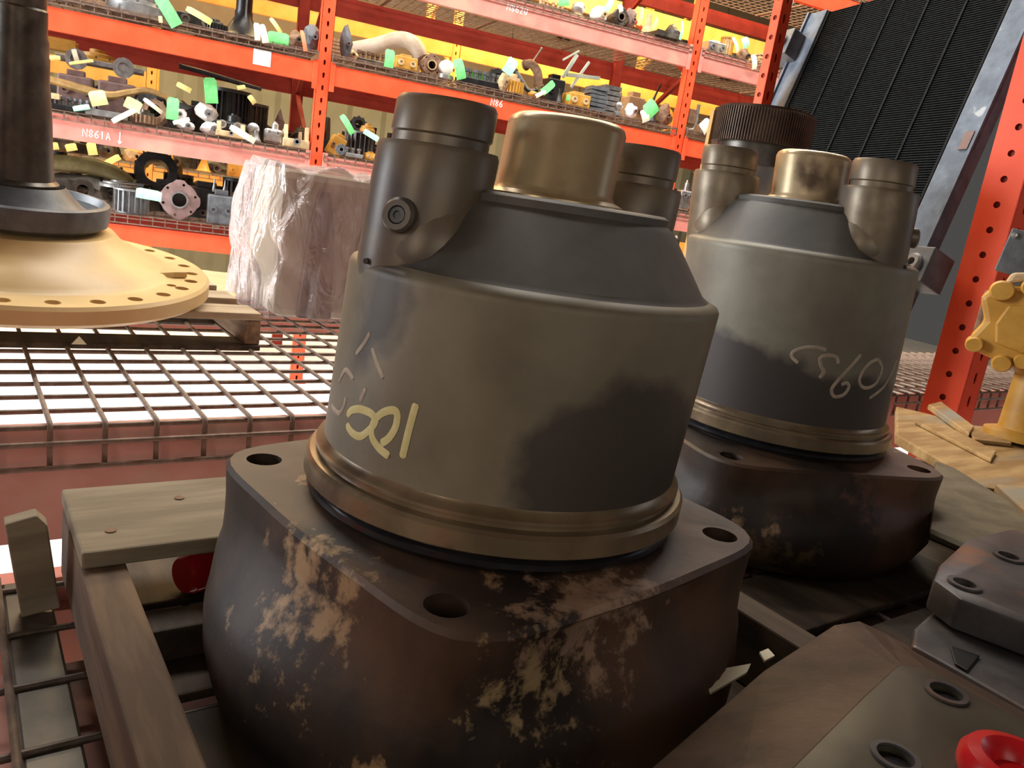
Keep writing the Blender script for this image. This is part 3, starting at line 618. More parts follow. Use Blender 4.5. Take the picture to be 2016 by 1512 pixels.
# the dark crowd at the back of the shelves
DB = mat('near_black_casting', (.006, .005, .004), (.028, .022, .016), 9, .55, .1, .3)
DB2 = mat('dark_brown_casting', (.02, .013, .007), (.06, .042, .022), 9, .5, .1, .3)
rnd = random.Random(3)
ORD = ['first', 'second', 'third', 'fourth', 'fifth', 'sixth', 'seventh', 'eighth', 'ninth', 'tenth', 'eleventh', 'twelfth', 'thirteenth', 'fourteenth', 'fifteenth', 'sixteenth', 'seventeenth', 'eighteenth']
KN = [(b_chunk, 'lump'), (b_block, 'block'), (b_drum, 'ribbed drum'), (b_pump, 'pump'), (b_cone, 'cone'), (b_disc, 'disc'), (b_bracket, 'bracket')]
def crowd(n, x0, x1, y0, y1, z, hmax, where, group, cat='part', w_=(.12, .30)):
    for i in range(n):
        x = x0+(x1-x0)*(i+.5)/n+rnd.uniform(-.04, .04); y = rnd.uniform(y0, y1)
        fn, kn = rnd.choice(KN); m_, cn = rnd.choice(((DB, 'near-black'), (DB, 'black'), (DB2, 'dark brown')))
        r = empty('dark_machine_part', (x, y, z), 0, f'{cn} {kn}, {ORD[i]} from left {where}', cat, group, (0, 0, rnd.uniform(-.5, .5)))
        w = rnd.uniform(*w_); h = hmax*rnd.uniform(.45, 1)
        fn(r, w, h, w*.8, m_, rnd.choice((DB, DKSTEEL)))
crowd(17, -1.2, .85, 6.75, 7.15, .682, .30, 'along the back of the pink-beamed lower shelf', 'dark parts at the back of the lower shelf, left bay')
crowd(9, 1.0, 2.2, 6.65, 7.1, .682, .30, 'behind the ribbed drum, lower shelf, middle bay', 'dark parts at the back of the lower shelf, middle bay')
crowd(18, -1.0, 1.0, 6.75, 7.15, .078, .34, 'along the back of the lowest shelf', 'dark parts at the back of the lowest shelf')
crowd(10, -1.0, .8, 6.4, 6.6, .078, .20, 'along the middle of the lowest shelf', 'dark parts in the middle of the lowest shelf')
crowd(6, 3.3, 4.6, 6.5, 7.0, .682, .34, 'on the lower shelf between the two drums', 'dark parts on the lower shelf between the drums')
crowd(14, .2, 3.9, 6.75, 7.1, 1.357, .15, 'along the back of the middle shelf, middle bay', 'dark parts at the back of the middle shelf', w_=(.1, .22))
crowd(8, -1.2, .8, 6.5, 7.0, 1.357, .12, 'along the back of the middle shelf, left bay', 'dark parts at the back of the middle shelf, left bay', w_=(.1, .22))
crowd(12, 2.2, 5.4, 6.5, 7.0, 2.022, .22, 'along the back of the pink-beamed upper shelf', 'dark parts at the back of the upper shelf', w_=(.1, .25))
crowd(10, -.9, 1.1, 9.0, 9.5, .362, .25, 'on the lower shelf of the orange rear racking', 'dark parts on the rear lower shelf')
# tags
paper(330, 20, 24, 62, -28, TG, 'largest green tag hanging over the top beam beside the grey hub', curl=.1)
paper(392, 30, 12, 50, -62, TY, 'thin curled yellow tag above the low black housing', -.0)
paper(316, 38, 7, 12, 0, TY, 'tiny yellow tag tucked under the largest green tag')
paper(506, 62, 11, 32, 0, TW, 'left of a pair of cream tags in front of the dark bracket')
paper(519, 66, 13, 34, -10, TW, 'right of a pair of cream tags in front of the dark bracket')
paper(543, 50, 8, 32, -35, TY, 'curled yellow tag above the wide green tag', .05)
paper(548, 75, 40, 22, 6, TG, 'wide green tag lying left of the slate shoe', -.02, string=False)
paper(598, 80, 8, 38, -8, TR, 'narrow orange-red paper strip beside the slate shoe')
paper(767, 115, 19, 33, 8, TG, 'green tag in front of the bent pipe')
paper(905, 136, 20, 38, -14, TG, 'green tag beside the white-capped valve')
paper(1005, 130, 22, 32, 32, TG2, 'green tag above the ochre gear')
paper(1080, 172, 14, 32, 52, TG, 'green tag lying curled in front of the black box')
paper(1066, 184, 26, 8, -25, TW, 'cream slip under the curled green tag by the black box', string=False)
paper(1122, 193, 15, 12, 10, TG, 'small round green tag on the tan block', .02, string=False)
paper(1282, 214, 28, 30, -40, TG, 'green tag hanging at the front right of the middle shelf')
paper(1270, 228, 17, 24, -20, TW, 'cream tag under the green tag at the right of the middle shelf')
paper(1390, 248, 24, 24, -40, TW, 'cream tag right of the second upright on the middle shelf')
paper(1397, 262, 10, 18, -10, TY, 'yellowish slip below the cream tag right of the second upright')
paper(1110, 4, 24, 14, -8, TG, 'green tag at the top edge above the upper shelf')
paper(1200, 8, 12, 28, 30, TG2, 'pale tag leaning on the upper shelf left of the dark round hub')
paper(1222, 16, 10, 14, -20, TW, 'small pale tag above the dark round hub')
paper(1262, 32, 8, 34, 12, TY, 'yellow strip tag left of the tan sleeve')
paper(1290, 46, 7, 24, 24, TY, 'thin yellow strip tag in front of the tan sleeve')
paper(1342, 60, 6, 34, 4, TG2, 'thin green strip tag by the second upright on the upper shelf')
paper(1449, 88, 7, 30, -30, TW, 'slanted white strip tag right of the tan ribbed drum')
paper(1468, 84, 16, 20, -20, TG2, 'pale green folded tag near the right end of the upper shelf')
paper(1485, 122, 12, 27, -12, TW, 'white tag hanging over the pink beam at the right', -.06)
paper(148, 108, 9, 24, -8, TW, 'upright cream tag by the end of the ochre channel', .3)
paper(92, 114, 48, 9, -4, TY, 'flat yellow tag at the left end under the ochre channel', .3, string=False)
paper(160, 122, 44, 6, -10, TY, 'flat yellow slip in front of the round ochre cover', .25, string=False)
paper(66, 126, 8, 30, -8, TY, 'yellow tag beside the dark spindle shaft', .1)
paper(193, 193, 30, 28, -10, TY, 'broad yellow tag hanging over the wavy rusty lever')
paper(262, 206, 30, 22, 28, TY, 'second yellow tag left of the cream paper hoop')
paper(301, 208, 8, 40, -50, TW, 'cream paper hoop arching over the rusty toothed piece', -.03, 1.0)
paper(340, 214, 22, 42, 10, TG, 'green tag left of the white casting heap')
paper(160, 212, 30, 10, -10, TG2, 'flat pale green tag at the front left of the lower shelf', -.04, string=False)
paper(245, 227, 52, 10, -27, TW, 'long cream slip hanging over the front of the lower shelf', -.05, string=False)
paper(357, 238, 32, 8, -15, TW, 'cream slip under the white casting heap', -.05, string=False)
paper(415, 178, 24, 48, 0, TG, 'green tag hanging straight in front of the large black cylinder block', .1)
paper(478, 264, 12, 52, -58, TW, 'cream tag hanging over the pink beam below the tan bracket', -.07)
paper(362, 172, 10, 28, -62, TY, 'bright yellow tag left of the straight green tag', .3)
paper(475, 172, 16, 8, -10, TY, 'small yellow slip right of the straight green tag', .3)
paper(496, 196, 10, 18, -35, TY, 'small yellow tag above the silver round-faced valve', .3)
paper(684, 245, 12, 40, -30, TG, 'curled green tag in front of the dark ribbed drum')
paper(731, 266, 32, 11, 30, TG2, 'pale green tag against the left side of the largest drum', -.04)
paper(293, 383, 46, 20, 12, TG2, 'bright pale green tag above the pink-brown flange')
paper(104, 288, 20, 14, -6, TY, 'left of two short yellow tags on the rear lower shelf', -.02, .25, 8.6)
paper(140, 290, 20, 14, -10, TY, 'right of two short yellow tags on the rear lower shelf', -.02, .25, 8.6)
paper(181, 293, 17, 24, -4, TY, 'tall yellow tag on the rear lower shelf', -.03, .25, 8.6)
paper(220, 316, 34, 12, -28, TY, 'slanted yellow tag hanging below the rear lower shelf', -.03, .25, 8.6)
paper(1372, 350, 6, 20, -20, TG2, 'slim pale tag beside the silver hose end')
# ------------------------------------------------------------ near racks (frame turned 12 degrees)
def nroot(name, label, cat, loc=(0, 0, 0), rot=(0, 0, 0)):
    r = bpy.data.objects.new(name, None); COL.objects.link(r); r.empty_display_size = .05
    r.matrix_world = NM @ T(loc) @ Matrix.Rotation(rot[2], 4, 'Z') @ Matrix.Rotation(rot[1], 4, 'Y') @ Matrix.Rotation(rot[0], 4, 'X')
    if label: tag(r, label, cat)
    return r
def onyn(x, y, Y): d = NI @ ray(x, y); c = CP.copy(); return c + d*(Y/d.y)
def near_post(root, x, y, z1, m, w=.12, d=.12):
    mb = MB(); cw = .04; pitch = .085; z0 = -1.05; k = int((z1-z0)/pitch)
    for rot, hw, off in ((0, w, -d/2), (PI/2, d, -w/2), (-PI/2, d, -w/2)):
        M = RZ(rot)
        hol = slot(.009, .02) if rot == 0 else octo(.012)
        for sx in (-1, 1): mb.box((sx*(hw/2-(hw-cw)/4), off+.002, (z0+z1)/2), ((hw-cw)/2, .004, z1-z0), M)
        for i in range(k): hole_cell(mb, cw, pitch, hol, .004, M @ T((0, off, z0+(i+.5)*pitch)))
    p = mb.build('upright', m, root, 0); p.location = (x, y, 0)
    MB().box((0, 0, (z0+z1)/2), (w*.8, d*.8, z1-z0-.02)).build('inner_web', REDD, p, 0)
    return p
MR = nroot('pallet_rack', 'red racking with dusty beam painted glare-pink holding the yellow spindle and the wrapped carton', 'rack')
YF, YB = 1.69, 3.34
near_post(MR, 2.96, 1.33, 2.6, RED, .12, .13); near_post(MR, 3.16, 2.62, 2.6, RED, .07, .05)
near_post(MR, -1.3, YF+.06, 1.2, RED); near_post(MR, -1.3, YB-.06, .4, RED)
bm1 = beam_mb(-1.24, 3.08, .24, .055).build('front_beam', PINKM, MR, 0); bm1.location = (0, YF, -.012)
bm2 = beam_mb(-5.2, 1.24, .14, .055).build('rear_beam', PINK, MR, 0); bm2.location = (0, YB, -.012); bm2.rotation_euler = (0, 0, PI)
bm3 = beam_mb(3.2, 6.2, .24, .055).build('front_beam', PINK, MR, 0); bm3.location = (0, YF, -.012)
for xx in (1.55,): 
    MB().box((xx, 2.4, -.06), (.1, 1.6, .03)).build('cross_channel', PINK, MR, 0)
def near_deck(x0, x1, y0, y1, label, xs, sp, front=-1, m=WIRE, drop=.085, r=.0056):
    R = nroot('wire_shelf_deck', label, 'wire shelf')
    src = None; k = 0
    x = xs
    while x < x1:
        if src is None:
            pts = [(0, y1, 0), (0, y0-.012, 0), (0, y0-.02, -.008), (0, y0-.02, -drop)] if front < 0 else [(0, y0, 0), (0, y1+.012, 0), (0, y1+.02, -.008), (0, y1+.02, -drop)]
            src = MB().tube(pts, r, 6).build('wire', m, R, 60); src.location = (x, 0, 0)
        else: share(src, R, (x, 0, 0))
        x += sp
    src = None; y = y0
    while y < y1+.01:
        if src is None: src = MB().tube([(x0, 0, 0), (x1, 0, 0)], r, 6).build('cross_wire', m, R, 60); src.location = (0, y, -2*r)
        else: share(src, R, (0, y, -2*r))
        y += .105
    e = y0-.02-2*r if front < 0 else y1+.02+2*r
    for z in (-.035, -drop): share(src, R, (0, e, z))
    return R
near_deck(-1.2, 3.05, YF, YB, 'near wire mesh deck under the yellow spindle pallet, bright floor showing through', -1.19, .0962)
near_deck(3.22, 5.2, YF, 2.5, 'wire mesh deck beyond the slotted orange upright at the right edge', 3.25, .0962)
# rack that carries the two hydraulic drums
NR = nroot('pallet_rack', 'red racking nearest the camera, under the crate with the bronze drums', 'rack')
bb = beam_mb(-3.64, .69, .14, .055).build('rear_beam', PINK, NR, 0); bb.location = (0, 1.10, -.012); bb.rotation_euler = (0, 0, PI)
MB().box((0.7, .62, -.06), (2.8, .62, .02)).build('cross_channel', PINKM, NR, 0, .003)
MB().box((.075, .62, -.028), (.05, .9, .035)).build('support_channel', DKSTEEL, NR, 0, .003)
near_deck(-.7, 3.6, .10, 1.05, 'wire mesh deck at the lower left, under the wooden crate', .045, .0962, 1, WIRED, .05, .0045)

# unseen shelf added above the drums to shade them from the aisle lamps
for y in (-.15, 1.06):
    b_ = beam_mb(-.69, 3.64, .14, .055).build('added_shade_beam', PINK, NR, 0); b_.location = (0, y, 1.6)
for i in range(9): MB().box((-.45+i*.48, .46, 1.615), (.46, 1.25, .02)).build('added_shade_panel', WOODO, NR, 0)
near_post(NR, -.75, -.1, 1.8, RED); near_post(NR, 3.7, -.1, 1.8, RED); near_post(NR, -.75, 1.0, 1.8, RED); near_post(NR, 3.7, 1.0, 1.8, RED)
# ---- skid under the drums
SK = nroot('wooden_skid', 'weathered wooden skid with open slats under the two bronze drums', 'pallet')
def board(R, name, x0, x1, y0, y1, z0, z1, m, nails=0, bev=.003):
    o = MB().box(((x1-x0)/2*0, 0, 0), (x1-x0, y1-y0, z1-z0)).build(name, m, R, 0, bev)
    o.location = ((x0+x1)/2, (y0+y1)/2, (z0+z1)/2)
    for k in range(nails):
        nx = -(x1-x0)/2+.035+.09*k; ny = (.03 if k % 2 else -.045)
        MB().lathe([(0, 0), (.006, 0), (.006, .0015), (0, .002)], 10, T((nx, ny, (z1-z0)/2)), False).build('nail_head', RUST, o, 0)
    return o
board(SK, 'deck_board', .112, .80, .865, 1.05, .10, .12, WOODD, 5)
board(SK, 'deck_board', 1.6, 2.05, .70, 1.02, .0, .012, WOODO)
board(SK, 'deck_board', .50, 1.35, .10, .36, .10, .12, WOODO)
for x in (.112, ): board(SK, 'stringer', x, x+.045, -.1, 1.04, .01, .099, mat('stained_skid_wood', (.06, .034, .018), (.13, .08, .045), 30, .8, 0, .3, stretch=(1, .12, 1)))
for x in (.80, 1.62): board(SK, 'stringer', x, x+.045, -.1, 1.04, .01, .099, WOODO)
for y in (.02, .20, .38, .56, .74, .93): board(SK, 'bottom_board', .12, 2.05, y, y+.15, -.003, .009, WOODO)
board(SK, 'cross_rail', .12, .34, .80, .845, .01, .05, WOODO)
st = MB().prism([(-.02, 0), (.02, 0), (.021, .11), (.012, .125), (-.02, .122)], -.012, .012, RX(PI/2)).build('splintered_board', WOODD, None, 0, .002)
st.matrix_world = NM @ T((.085, .985, -.005)) @ RY(-.14); tag(st, 'short splintered upright board left of the wooden skid', 'wood scrap')
pg = nroot('red_plug', 'small ribbed red plastic plug lying inside the open wooden skid', 'plug', (.262, .95, .012), (0, 0, .4))
MB().lathe([(0, -.03), (.022, -.03), (.024, -.026), (.024, .02), (.018, .022), (.018, .03), (0, .03)], 20, T((0, 0, .024)) @ RY(PI/2)).build('body', REDCAP, pg)
mb = MB()
for i in range(12): mb.box((0, 0, .0245), (.045, .003, .003), T((0, 0, .024)) @ RX(i*PI/6))
mb.build('ribs', REDCAP, pg, 0, kind='stuff')

# ---- bronze drum on rusty housing
SK_ = {}
def flaked(name, spots):
    m = RUSTH.copy(); m.name = name; nt = m.node_tree; N = nt.nodes; L = nt.links; b = N['Principled BSDF']
    src = b.inputs['Base Color'].links[0].from_socket; tc = N.new('ShaderNodeTexCoord')
    def noise(sc, det=6):
        nz = N.new('ShaderNodeTexNoise'); nz.inputs['Scale'].default_value = sc; nz.inputs['Detail'].default_value = det; nz.inputs['Roughness'].default_value = .65
        L.new(tc.outputs['Object'], nz.inputs['Vector']); return nz.outputs['Fac']
    for i, (p, r, sc, col) in enumerate(spots):
        a = N.new('ShaderNodeVectorMath'); a.operation = 'SUBTRACT'; a.inputs[1].default_value = p; L.new(tc.outputs['Object'], a.inputs[0])
        ms = N.new('ShaderNodeVectorMath'); ms.operation = 'MULTIPLY'; ms.inputs[1].default_value = sc; L.new(a.outputs[0], ms.inputs[0])
        ln_ = N.new('ShaderNodeVectorMath'); ln_.operation = 'LENGTH'; L.new(ms.outputs[0], ln_.inputs[0])
        ma = N.new('ShaderNodeMath'); ma.operation = 'MULTIPLY_ADD'; ma.inputs[1].default_value = -.34; L.new(noise(26+7*i), ma.inputs[0]); L.new(ln_.outputs['Value'], ma.inputs[2])
        mr = N.new('ShaderNodeMapRange'); mr.inputs['From Min'].default_value = r-.17+.02; mr.inputs['From Max'].default_value = r-.17-.02; mr.inputs['To Max'].default_value = .9; L.new(ma.outputs[0], mr.inputs['Value'])
        mx = N.new('ShaderNodeMix'); mx.data_type = 'RGBA'; L.new(mr.outputs[0], mx.inputs[0]); L.new(src, mx.inputs[6]); mx.inputs[7].default_value = (*col, 1); src = mx.outputs[2]
    L.new(src, b.inputs['Base Color']); return m
def hp(px, py, z, cx=.34, cy=.755, R_=.27):
    d = ray(px, py); ox, oy = -cx, -cy; a = d.x**2+d.y**2; b = 2*(ox*d.x+oy*d.y); c = ox*ox+oy*oy-R_**2
    t = (-b-math.sqrt(max(0, b*b-4*a*c)))/(2*a); p = CP+d*t; return (p.x-cx, p.y-cy, p.z-.01)
HM1 = flaked('rusted_housing_with_tan_flakes', [(hp(545, 1080, 0), .030, (1, 1, .55), (.42, .28, .15)), (hp(600, 1160, 0), .022, (1, 1, .7), (.36, .23, .12)), (hp(1230, 1220, 0), .055, (1, 1, 1), (.32, .20, .13)), (hp(1300, 1160, 0), .040, (1, 1, 1), (.36, .24, .16)), (hp(1050, 1350, 0), .012, (1, 1, 1), (.34, .24, .12))])
HM2 = flaked('rusted_housing_plain', [(hp(1470, 1120, 0, 1.085, 1.145, .28), .05, (.7, .7, 1), (.12, .085, .04)), (hp(1780, 980, 0, 1.085, 1.145, .28), .05, (.7, .7, 1), (.11, .045, .025))])
def drum_asm(name, cx, cy, ringz, basez, scale, top, bosses, earang, label, shellm, kk=1.0):
    R = empty(name, (cx, cy, basez), 0, label, 'hydraulic drum')
    zr = ringz-basez
    M = Matrix(((1, 0, top[0], 0), (0, 1, top[1], 0), (0, 0, 1, 0), (0, 0, 0, 1)))
    # housing, local z 0..zr-.02
    H = zr-.02*scale; n = 96; zs = [0, .012, .035, .06, .085, .105, .125, .14, .16, .18, H-.03, H-.016, H-.005, H]
    zs = sorted(set(min(z, H) for z in zs)); vs = []; fs = []
    prof = [(0, .24), (.12, .272), (.35, .289), (.52, .283), (.68, .258), (.8, .232), (1, .216)]
    def body(u):
        for (a, ra), (b, rb) in zip(prof, prof[1:]):
            if u <= b: t = (u-a)/(b-a); t = t*t*(3-2*t); return ra+(rb-ra)*t
        return prof[-1][1]
    mid_a = earang[0]-PI/4
    def rad(a, u, top_edge):
        b = body(u)*scale
        c_, s_ = abs(math.cos(a-mid_a)), abs(math.sin(a-mid_a))
        sq_ = .231*scale*(c_**7+s_**7)**(-1/7)
        sq_ = sq_*(1-.06*(1-u))
        kq = max(0, min(1, (u-.15)/.35)); sq_ = sq_*kq+b*(1-kq)*.98
        b = (b**14+sq_**14)**(1/14)
        d = (a-(earang[1]+.78)+PI) % (2*PI)-PI
        if .5 < u < .93: b -= .012*scale*math.exp(-(d/.42)**6)
        return b-(.005*scale if top_edge else 0)
    for z in zs:
        for i in range(n):
            a = 2*PI*i/n; r = rad(a, z/H, z == zs[-1]); vs.append((r*math.cos(a), r*math.sin(a), z))
    nk = len(zs)
    for j in range(nk-1):
        for i in range(n): q = (i+1) % n; fs.append((j*n+i, j*n+q, (j+1)*n+q, (j+1)*n+i))
    # solid top: inner ring carries a neck
    base = len(vs)
    for rr, zz in ((.213*scale, H), (.205*scale, H+.004), (.17*scale, H+.004)):
        for i in range(n):
            a = 2*PI*i/n; vs.append((rr*math.cos(a), rr*math.sin(a), zz))
    rings = [(nk-1)*n, base, base+n, base+2*n]
    for A_, B_ in zip(rings, rings[1:]):
        for i in range(n): q = (i+1) % n; fs.append((A_+i, A_+q, B_+q, B_+i))
    fs.append(tuple(base+2*n+i for i in range(n))); fs.append(tuple(range(n-1, -1, -1)))
    ho = MB().add(vs, fs).build('cast_housing', HM1 if kk == 1 else HM2, R, 40); ho['label'] = 'dark rusted cast housing'
    c = MB()
    for ea in earang: c.lathe([(.0195*scale, H-.07), (.019*scale, H+.05)], 20, T((.256*scale*math.cos(ea), .256*scale*math.sin(ea), 0)))
    cut(ho, c.build('cutter', None))
    # base skirt
    MB().lathe([(.15*scale, -.0), (.232*scale, 0), (.236*scale, .012), (.22*scale, .02)], 48).build('base_skirt', DKSTEEL, ho)
    # drum: local to its own root
    s = scale
    def Z(z): return z if z < .045 else (.045+(z-.045)*kk if z < .2185 else z+(kk-1)*.1735)
    def P(l, q=0): return [(r*s, (z if q else Z(z))*s) for r, z in l]
    tm = T((0, 0, zr)) @ M
    MB().lathe(P([(.150, -.02), (.187, -.018), (.187, .001), (.150, .001)]), 72, tm).build('bearing_seat', DKSTEEL, R)
    MB().lathe(P([(.186, -.014), (.196, -.013), (.2, -.009), (.2, -.004), (.196, 0), (.186, .001)]), 72, tm, False).build('seal_ring', RUBBER, R)
    MB().lathe(P([(.184, .0005), (.2015, .0015), (.205, .004), (.205, .020), (.202, .0235), (.194, .0245), (.194, .0285), (.1975, .030), (.1975, .033), (.192, .037), (.190, .042)]), 96, tm, False).build('machined_band', BAND, R)
    dr = MB().lathe(P([(.15, .036), (.1905, .041), (.191, .06), (.1975, .214), (.1975, .2185), (.195, .2225), (.188, .2255), (.178, .230), (0, .230)]), 128, tm).build('drum_shell', shellm, R, 50)
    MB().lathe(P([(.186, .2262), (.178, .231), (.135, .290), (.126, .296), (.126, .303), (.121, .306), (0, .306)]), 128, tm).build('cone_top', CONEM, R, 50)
    # centre boss
    ct = MB().lathe(P([(.076, .300), (.076, .308), (.066, .312), (.063, .318), (.0635, .381), (.061, .387), (.055, .391), (.040, .391), (.040, .382), (0, .382)]), 64, tm @ T((0, 0, 0))).build('centre_boss', BRASS, R)
    for i, (ang, br) in enumerate(bosses):
        bx, by = br*s*math.cos(ang), br*s*math.sin(ang)
        bt = tm @ T((bx, by, 0))
        bo = MB().lathe(P([(.055, .205), (.058, .225), (.0595, .30), (.0595, .334), (.0575, .339), (.0475, .340), (.0475, .348), (.0495, .350), (.0495, .378), (.0465, .383), (.024, .383), (.024, .34), (0, .34)]), 56, bt).build('side_boss', DRUMTOP, R)
        # lobe that blends the boss into the shell
        lb = MB(); vs = []; fs = []; nn = 28; lev = [(.190, .030, .018), (.203, .047, .026), (.219, .062, .034), (.24, .070, .030), (.262, .066, .018), (.285, .058, .008), (.30, .052, 0)]
        for z, wr, out in lev:
            for q in range(nn):
                a = 2*PI*q/nn; x = wr*s*math.sin(a); y = (wr*.82*math.cos(a))*s-.004*s
                vs.append(tm @ Vector((bx+x*-math.sin(ang)+y*math.cos(ang), by+x*math.cos(ang)+y*math.sin(ang), Z(z)*s)))
        for j in range(len(lev)-1):
            for q in range(nn): w_ = (q+1) % nn; fs.append((j*nn+q, j*nn+w_, (j+1)*nn+w_, (j+1)*nn+q))
        fs += [tuple(range(nn-1, -1, -1)), tuple(range((len(lev)-1)*nn, len(lev)*nn))]
        lb.add(vs, fs); lb.build('boss_root', DRUMTOP, R, 60)
        # port facing outwards
        pa = ang+(.74 if i == 0 else -.85)
        pm = bt @ T((.0655*s*math.cos(pa), .0655*s*math.sin(pa), Z(.272)*s)) @ RZ(pa) @ RY(PI/2)
        MB().lathe(P([(.016, -.012), (.016, .000), (.0135, .003), (.0085, .003), (.0075, -.004), (0, -.004)], 1), 28, pm).build('port_boss', DRUMTOP, bo)
        MB().lathe(P([(0, -.002), (.0075, -.002), (.0075, .002), (.004, .0025), (.004, 0), (0, 0)], 1), 12, pm, False).build('port_plug', SLATE, bo)
        for q in (-.022, 0, .022):
            M2 = bt @ T((.0548*s*math.cos(pa-.12), .0548*s*math.sin(pa-.12), Z(.225)*s)) @ RZ(pa-.12) @ RY(PI/2) @ T((0, q*s, 0))
            if i == 0: MB().lathe(P([(.0028, -.006), (.0028, .002), (0, .002)], 1), 8, M2).build('locating_pin', DKSTEEL, bo, 0)
    SK_[R.name] = (s, kk)
    return R, tm
CONEM = mat('shaded_grey_cone_steel', (.075, .07, .062), (.11, .102, .09), 9, .55, .1, .15, c3=(.05, .045, .04), s3=6, t3=.55, w3=.08)  # grey steel, its colour darkened to stand in for dimmer light on the cone
def patched(name, spots, c1, c2, dark, noise=7):
    m = mat(name, c1, c2, noise, .5, .15, .12, .38, .66); nt = m.node_tree; N = nt.nodes; L = nt.links
    b = N['Principled BSDF']; src = b.inputs['Base Color'].links[0].from_socket
    tc = N.new('ShaderNodeTexCoord'); nz = N.new('ShaderNodeTexNoise'); nz.inputs['Scale'].default_value = 11; nz.inputs['Detail'].default_value = 5
    L.new(tc.outputs['Object'], nz.inputs['Vector'])
    for (p, r, sc) in spots:
        mp = N.new('ShaderNodeVectorMath'); mp.operation = 'SUBTRACT'; mp.inputs[1].default_value = p; L.new(tc.outputs['Object'], mp.inputs[0])
        ms = N.new('ShaderNodeVectorMath'); ms.operation = 'MULTIPLY'; ms.inputs[1].default_value = sc; L.new(mp.outputs[0], ms.inputs[0])
        ln_ = N.new('ShaderNodeVectorMath'); ln_.operation = 'LENGTH'; L.new(ms.outputs[0], ln_.inputs[0])
        ma = N.new('ShaderNodeMath'); ma.operation = 'MULTIPLY_ADD'; ma.inputs[1].default_value = .10; L.new(nz.outputs['Fac'], ma.inputs[0]); L.new(ln_.outputs['Value'], ma.inputs[2])
        mr = N.new('ShaderNodeMapRange'); mr.inputs['From Min'].default_value = r+.055; mr.inputs['From Max'].default_value = r+.035; L.new(ma.outputs[0], mr.inputs['Value'])
        mx = N.new('ShaderNodeMix'); mx.data_type = 'RGBA'; L.new(mr.outputs[0], mx.inputs[0]); L.new(src, mx.inputs[6]); mx.inputs[7].default_value = (*dark, 1); src = mx.outputs[2]
    L.new(src, b.inputs['Base Color']); return m
def shell_pt(cx, cy, zb, px, py):
    d = ray(px, py); ox, oy = -cx, -cy
    a = d.x**2+d.y**2; b = 2*(ox*d.x+oy*d.y); c = ox*ox+oy*oy-.195**2; t = (-b-math.sqrt(max(0, b*b-4*a*c)))/(2*a)
    p = CP+d*t; return (p.x-cx, p.y-cy, p.z-zb)
SH1 = patched('olive_drum_with_oil_stain', [(shell_pt(.343, .757, .01, 1250, 960), .105, (.9, .9, 1)), (shell_pt(.343, .757, .01, 700, 560), .05, (1, 1, .5))], (.15, .13, .088), (.225, .195, .135), (.062, .05, .04))
SH2 = patched('grey_green_drum_with_oil_stain', [(shell_pt(1.10, 1.135, .01, 1440, 790), .15, (.6, .6, 1.3)), (shell_pt(1.10, 1.135, .01, 1700, 840), .10, (.7, .7, 1.2))], (.17, .15, .115), (.25, .235, .18), (.06, .05, .045))
rd = math.radians
D1, TM1 = drum_asm('hydraulic_drum', .340, .755, .250, .01, 1.0, (.11, .10), [(rd(188), .1415), (rd(24), .140)], [rd(a) for a in (155, 241, 332, 64)],
    'largest bronze drum on a rusted housing, yellow handwriting on its side, centre foreground', SH1)
D2, TM2 = drum_asm('hydraulic_drum', 1.085, 1.145, .215, .01, 1.04, (-.045, .046), [(rd(-80), .137), (rd(138), .143)], [rd(a) for a in (216, 306, 36, 126)],
    'second bronze drum on a rusted housing, right of the largest drum, faint grey handwriting', SH2, 1.5)
def scribble(root, tm, strokes, m, rad=.0028, name='marker_stroke'):
    W = T(root.location) @ tm; Wi = W.inverted(); s, kk = SK_[root.name]
    for st in strokes:
        pts = []
        for i in range(len(st)-1):
            a0, a1, a2, a3 = st[max(i-1, 0)], st[i], st[i+1], st[min(i+2, len(st)-1)]
            for k in range(6):
                t = k/6; pts.append(tuple(.5*(2*a1[c]+(a2[c]-a0[c])*t+(2*a0[c]-5*a1[c]+4*a2[c]-a3[c])*t*t+(3*a1[c]-a0[c]-3*a2[c]+a3[c])*t**3) for c in (0, 1)))
        pts.append(st[-1]); loc = []
        for (x, y) in pts:
            o = Wi @ CP; d = Wi.to_3x3() @ ray(x, y); Rr = .195*s
            for _ in range(3):
                a = d.x**2+d.y**2; b = 2*(o.x*d.x+o.y*d.y); c = o.x**2+o.y**2-Rr**2; D = b*b-4*a*c
                if D < 0: break
                t = (-b-math.sqrt(D))/(2*a); p = o+d*t; Rr = s*(.191+((p.z/s-.045)/kk+.045-.06)*.0422)
            if D >= 0: loc.append(p)
        if len(loc) < 2: continue
        mb = MB(); vs = []; fs = []
        for i, p in enumerate(loc):
            t = (loc[min(i+1, len(loc)-1)]-loc[max(i-1, 0)]).normalized(); nrm = Vector((p.x, p.y, 0)).normalized(); sd = t.cross(nrm).normalized()
            wv = rad*(1 if 0 < i < len(loc)-1 else .6)
            vs += [p+sd*wv+nrm*.0002, p+nrm*.0011, p-sd*wv+nrm*.0002, p-nrm*.001]
        for i in range(len(loc)-1):
            a = i*4
            for q in range(4): fs.append((a+q, a+(q+1) % 4, a+4+(q+1) % 4, a+4+q))
        fs += [(0, 1, 2, 3), tuple(4*(len(loc)-1)+q for q in (3, 2, 1, 0))]
        mb.add([tm @ v for v in vs], fs); mb.build(name, m, root, 60)
def cv(l, ox, oy, k): return [[(ox+x*k, oy+y*k) for x, y in s] for s in l]
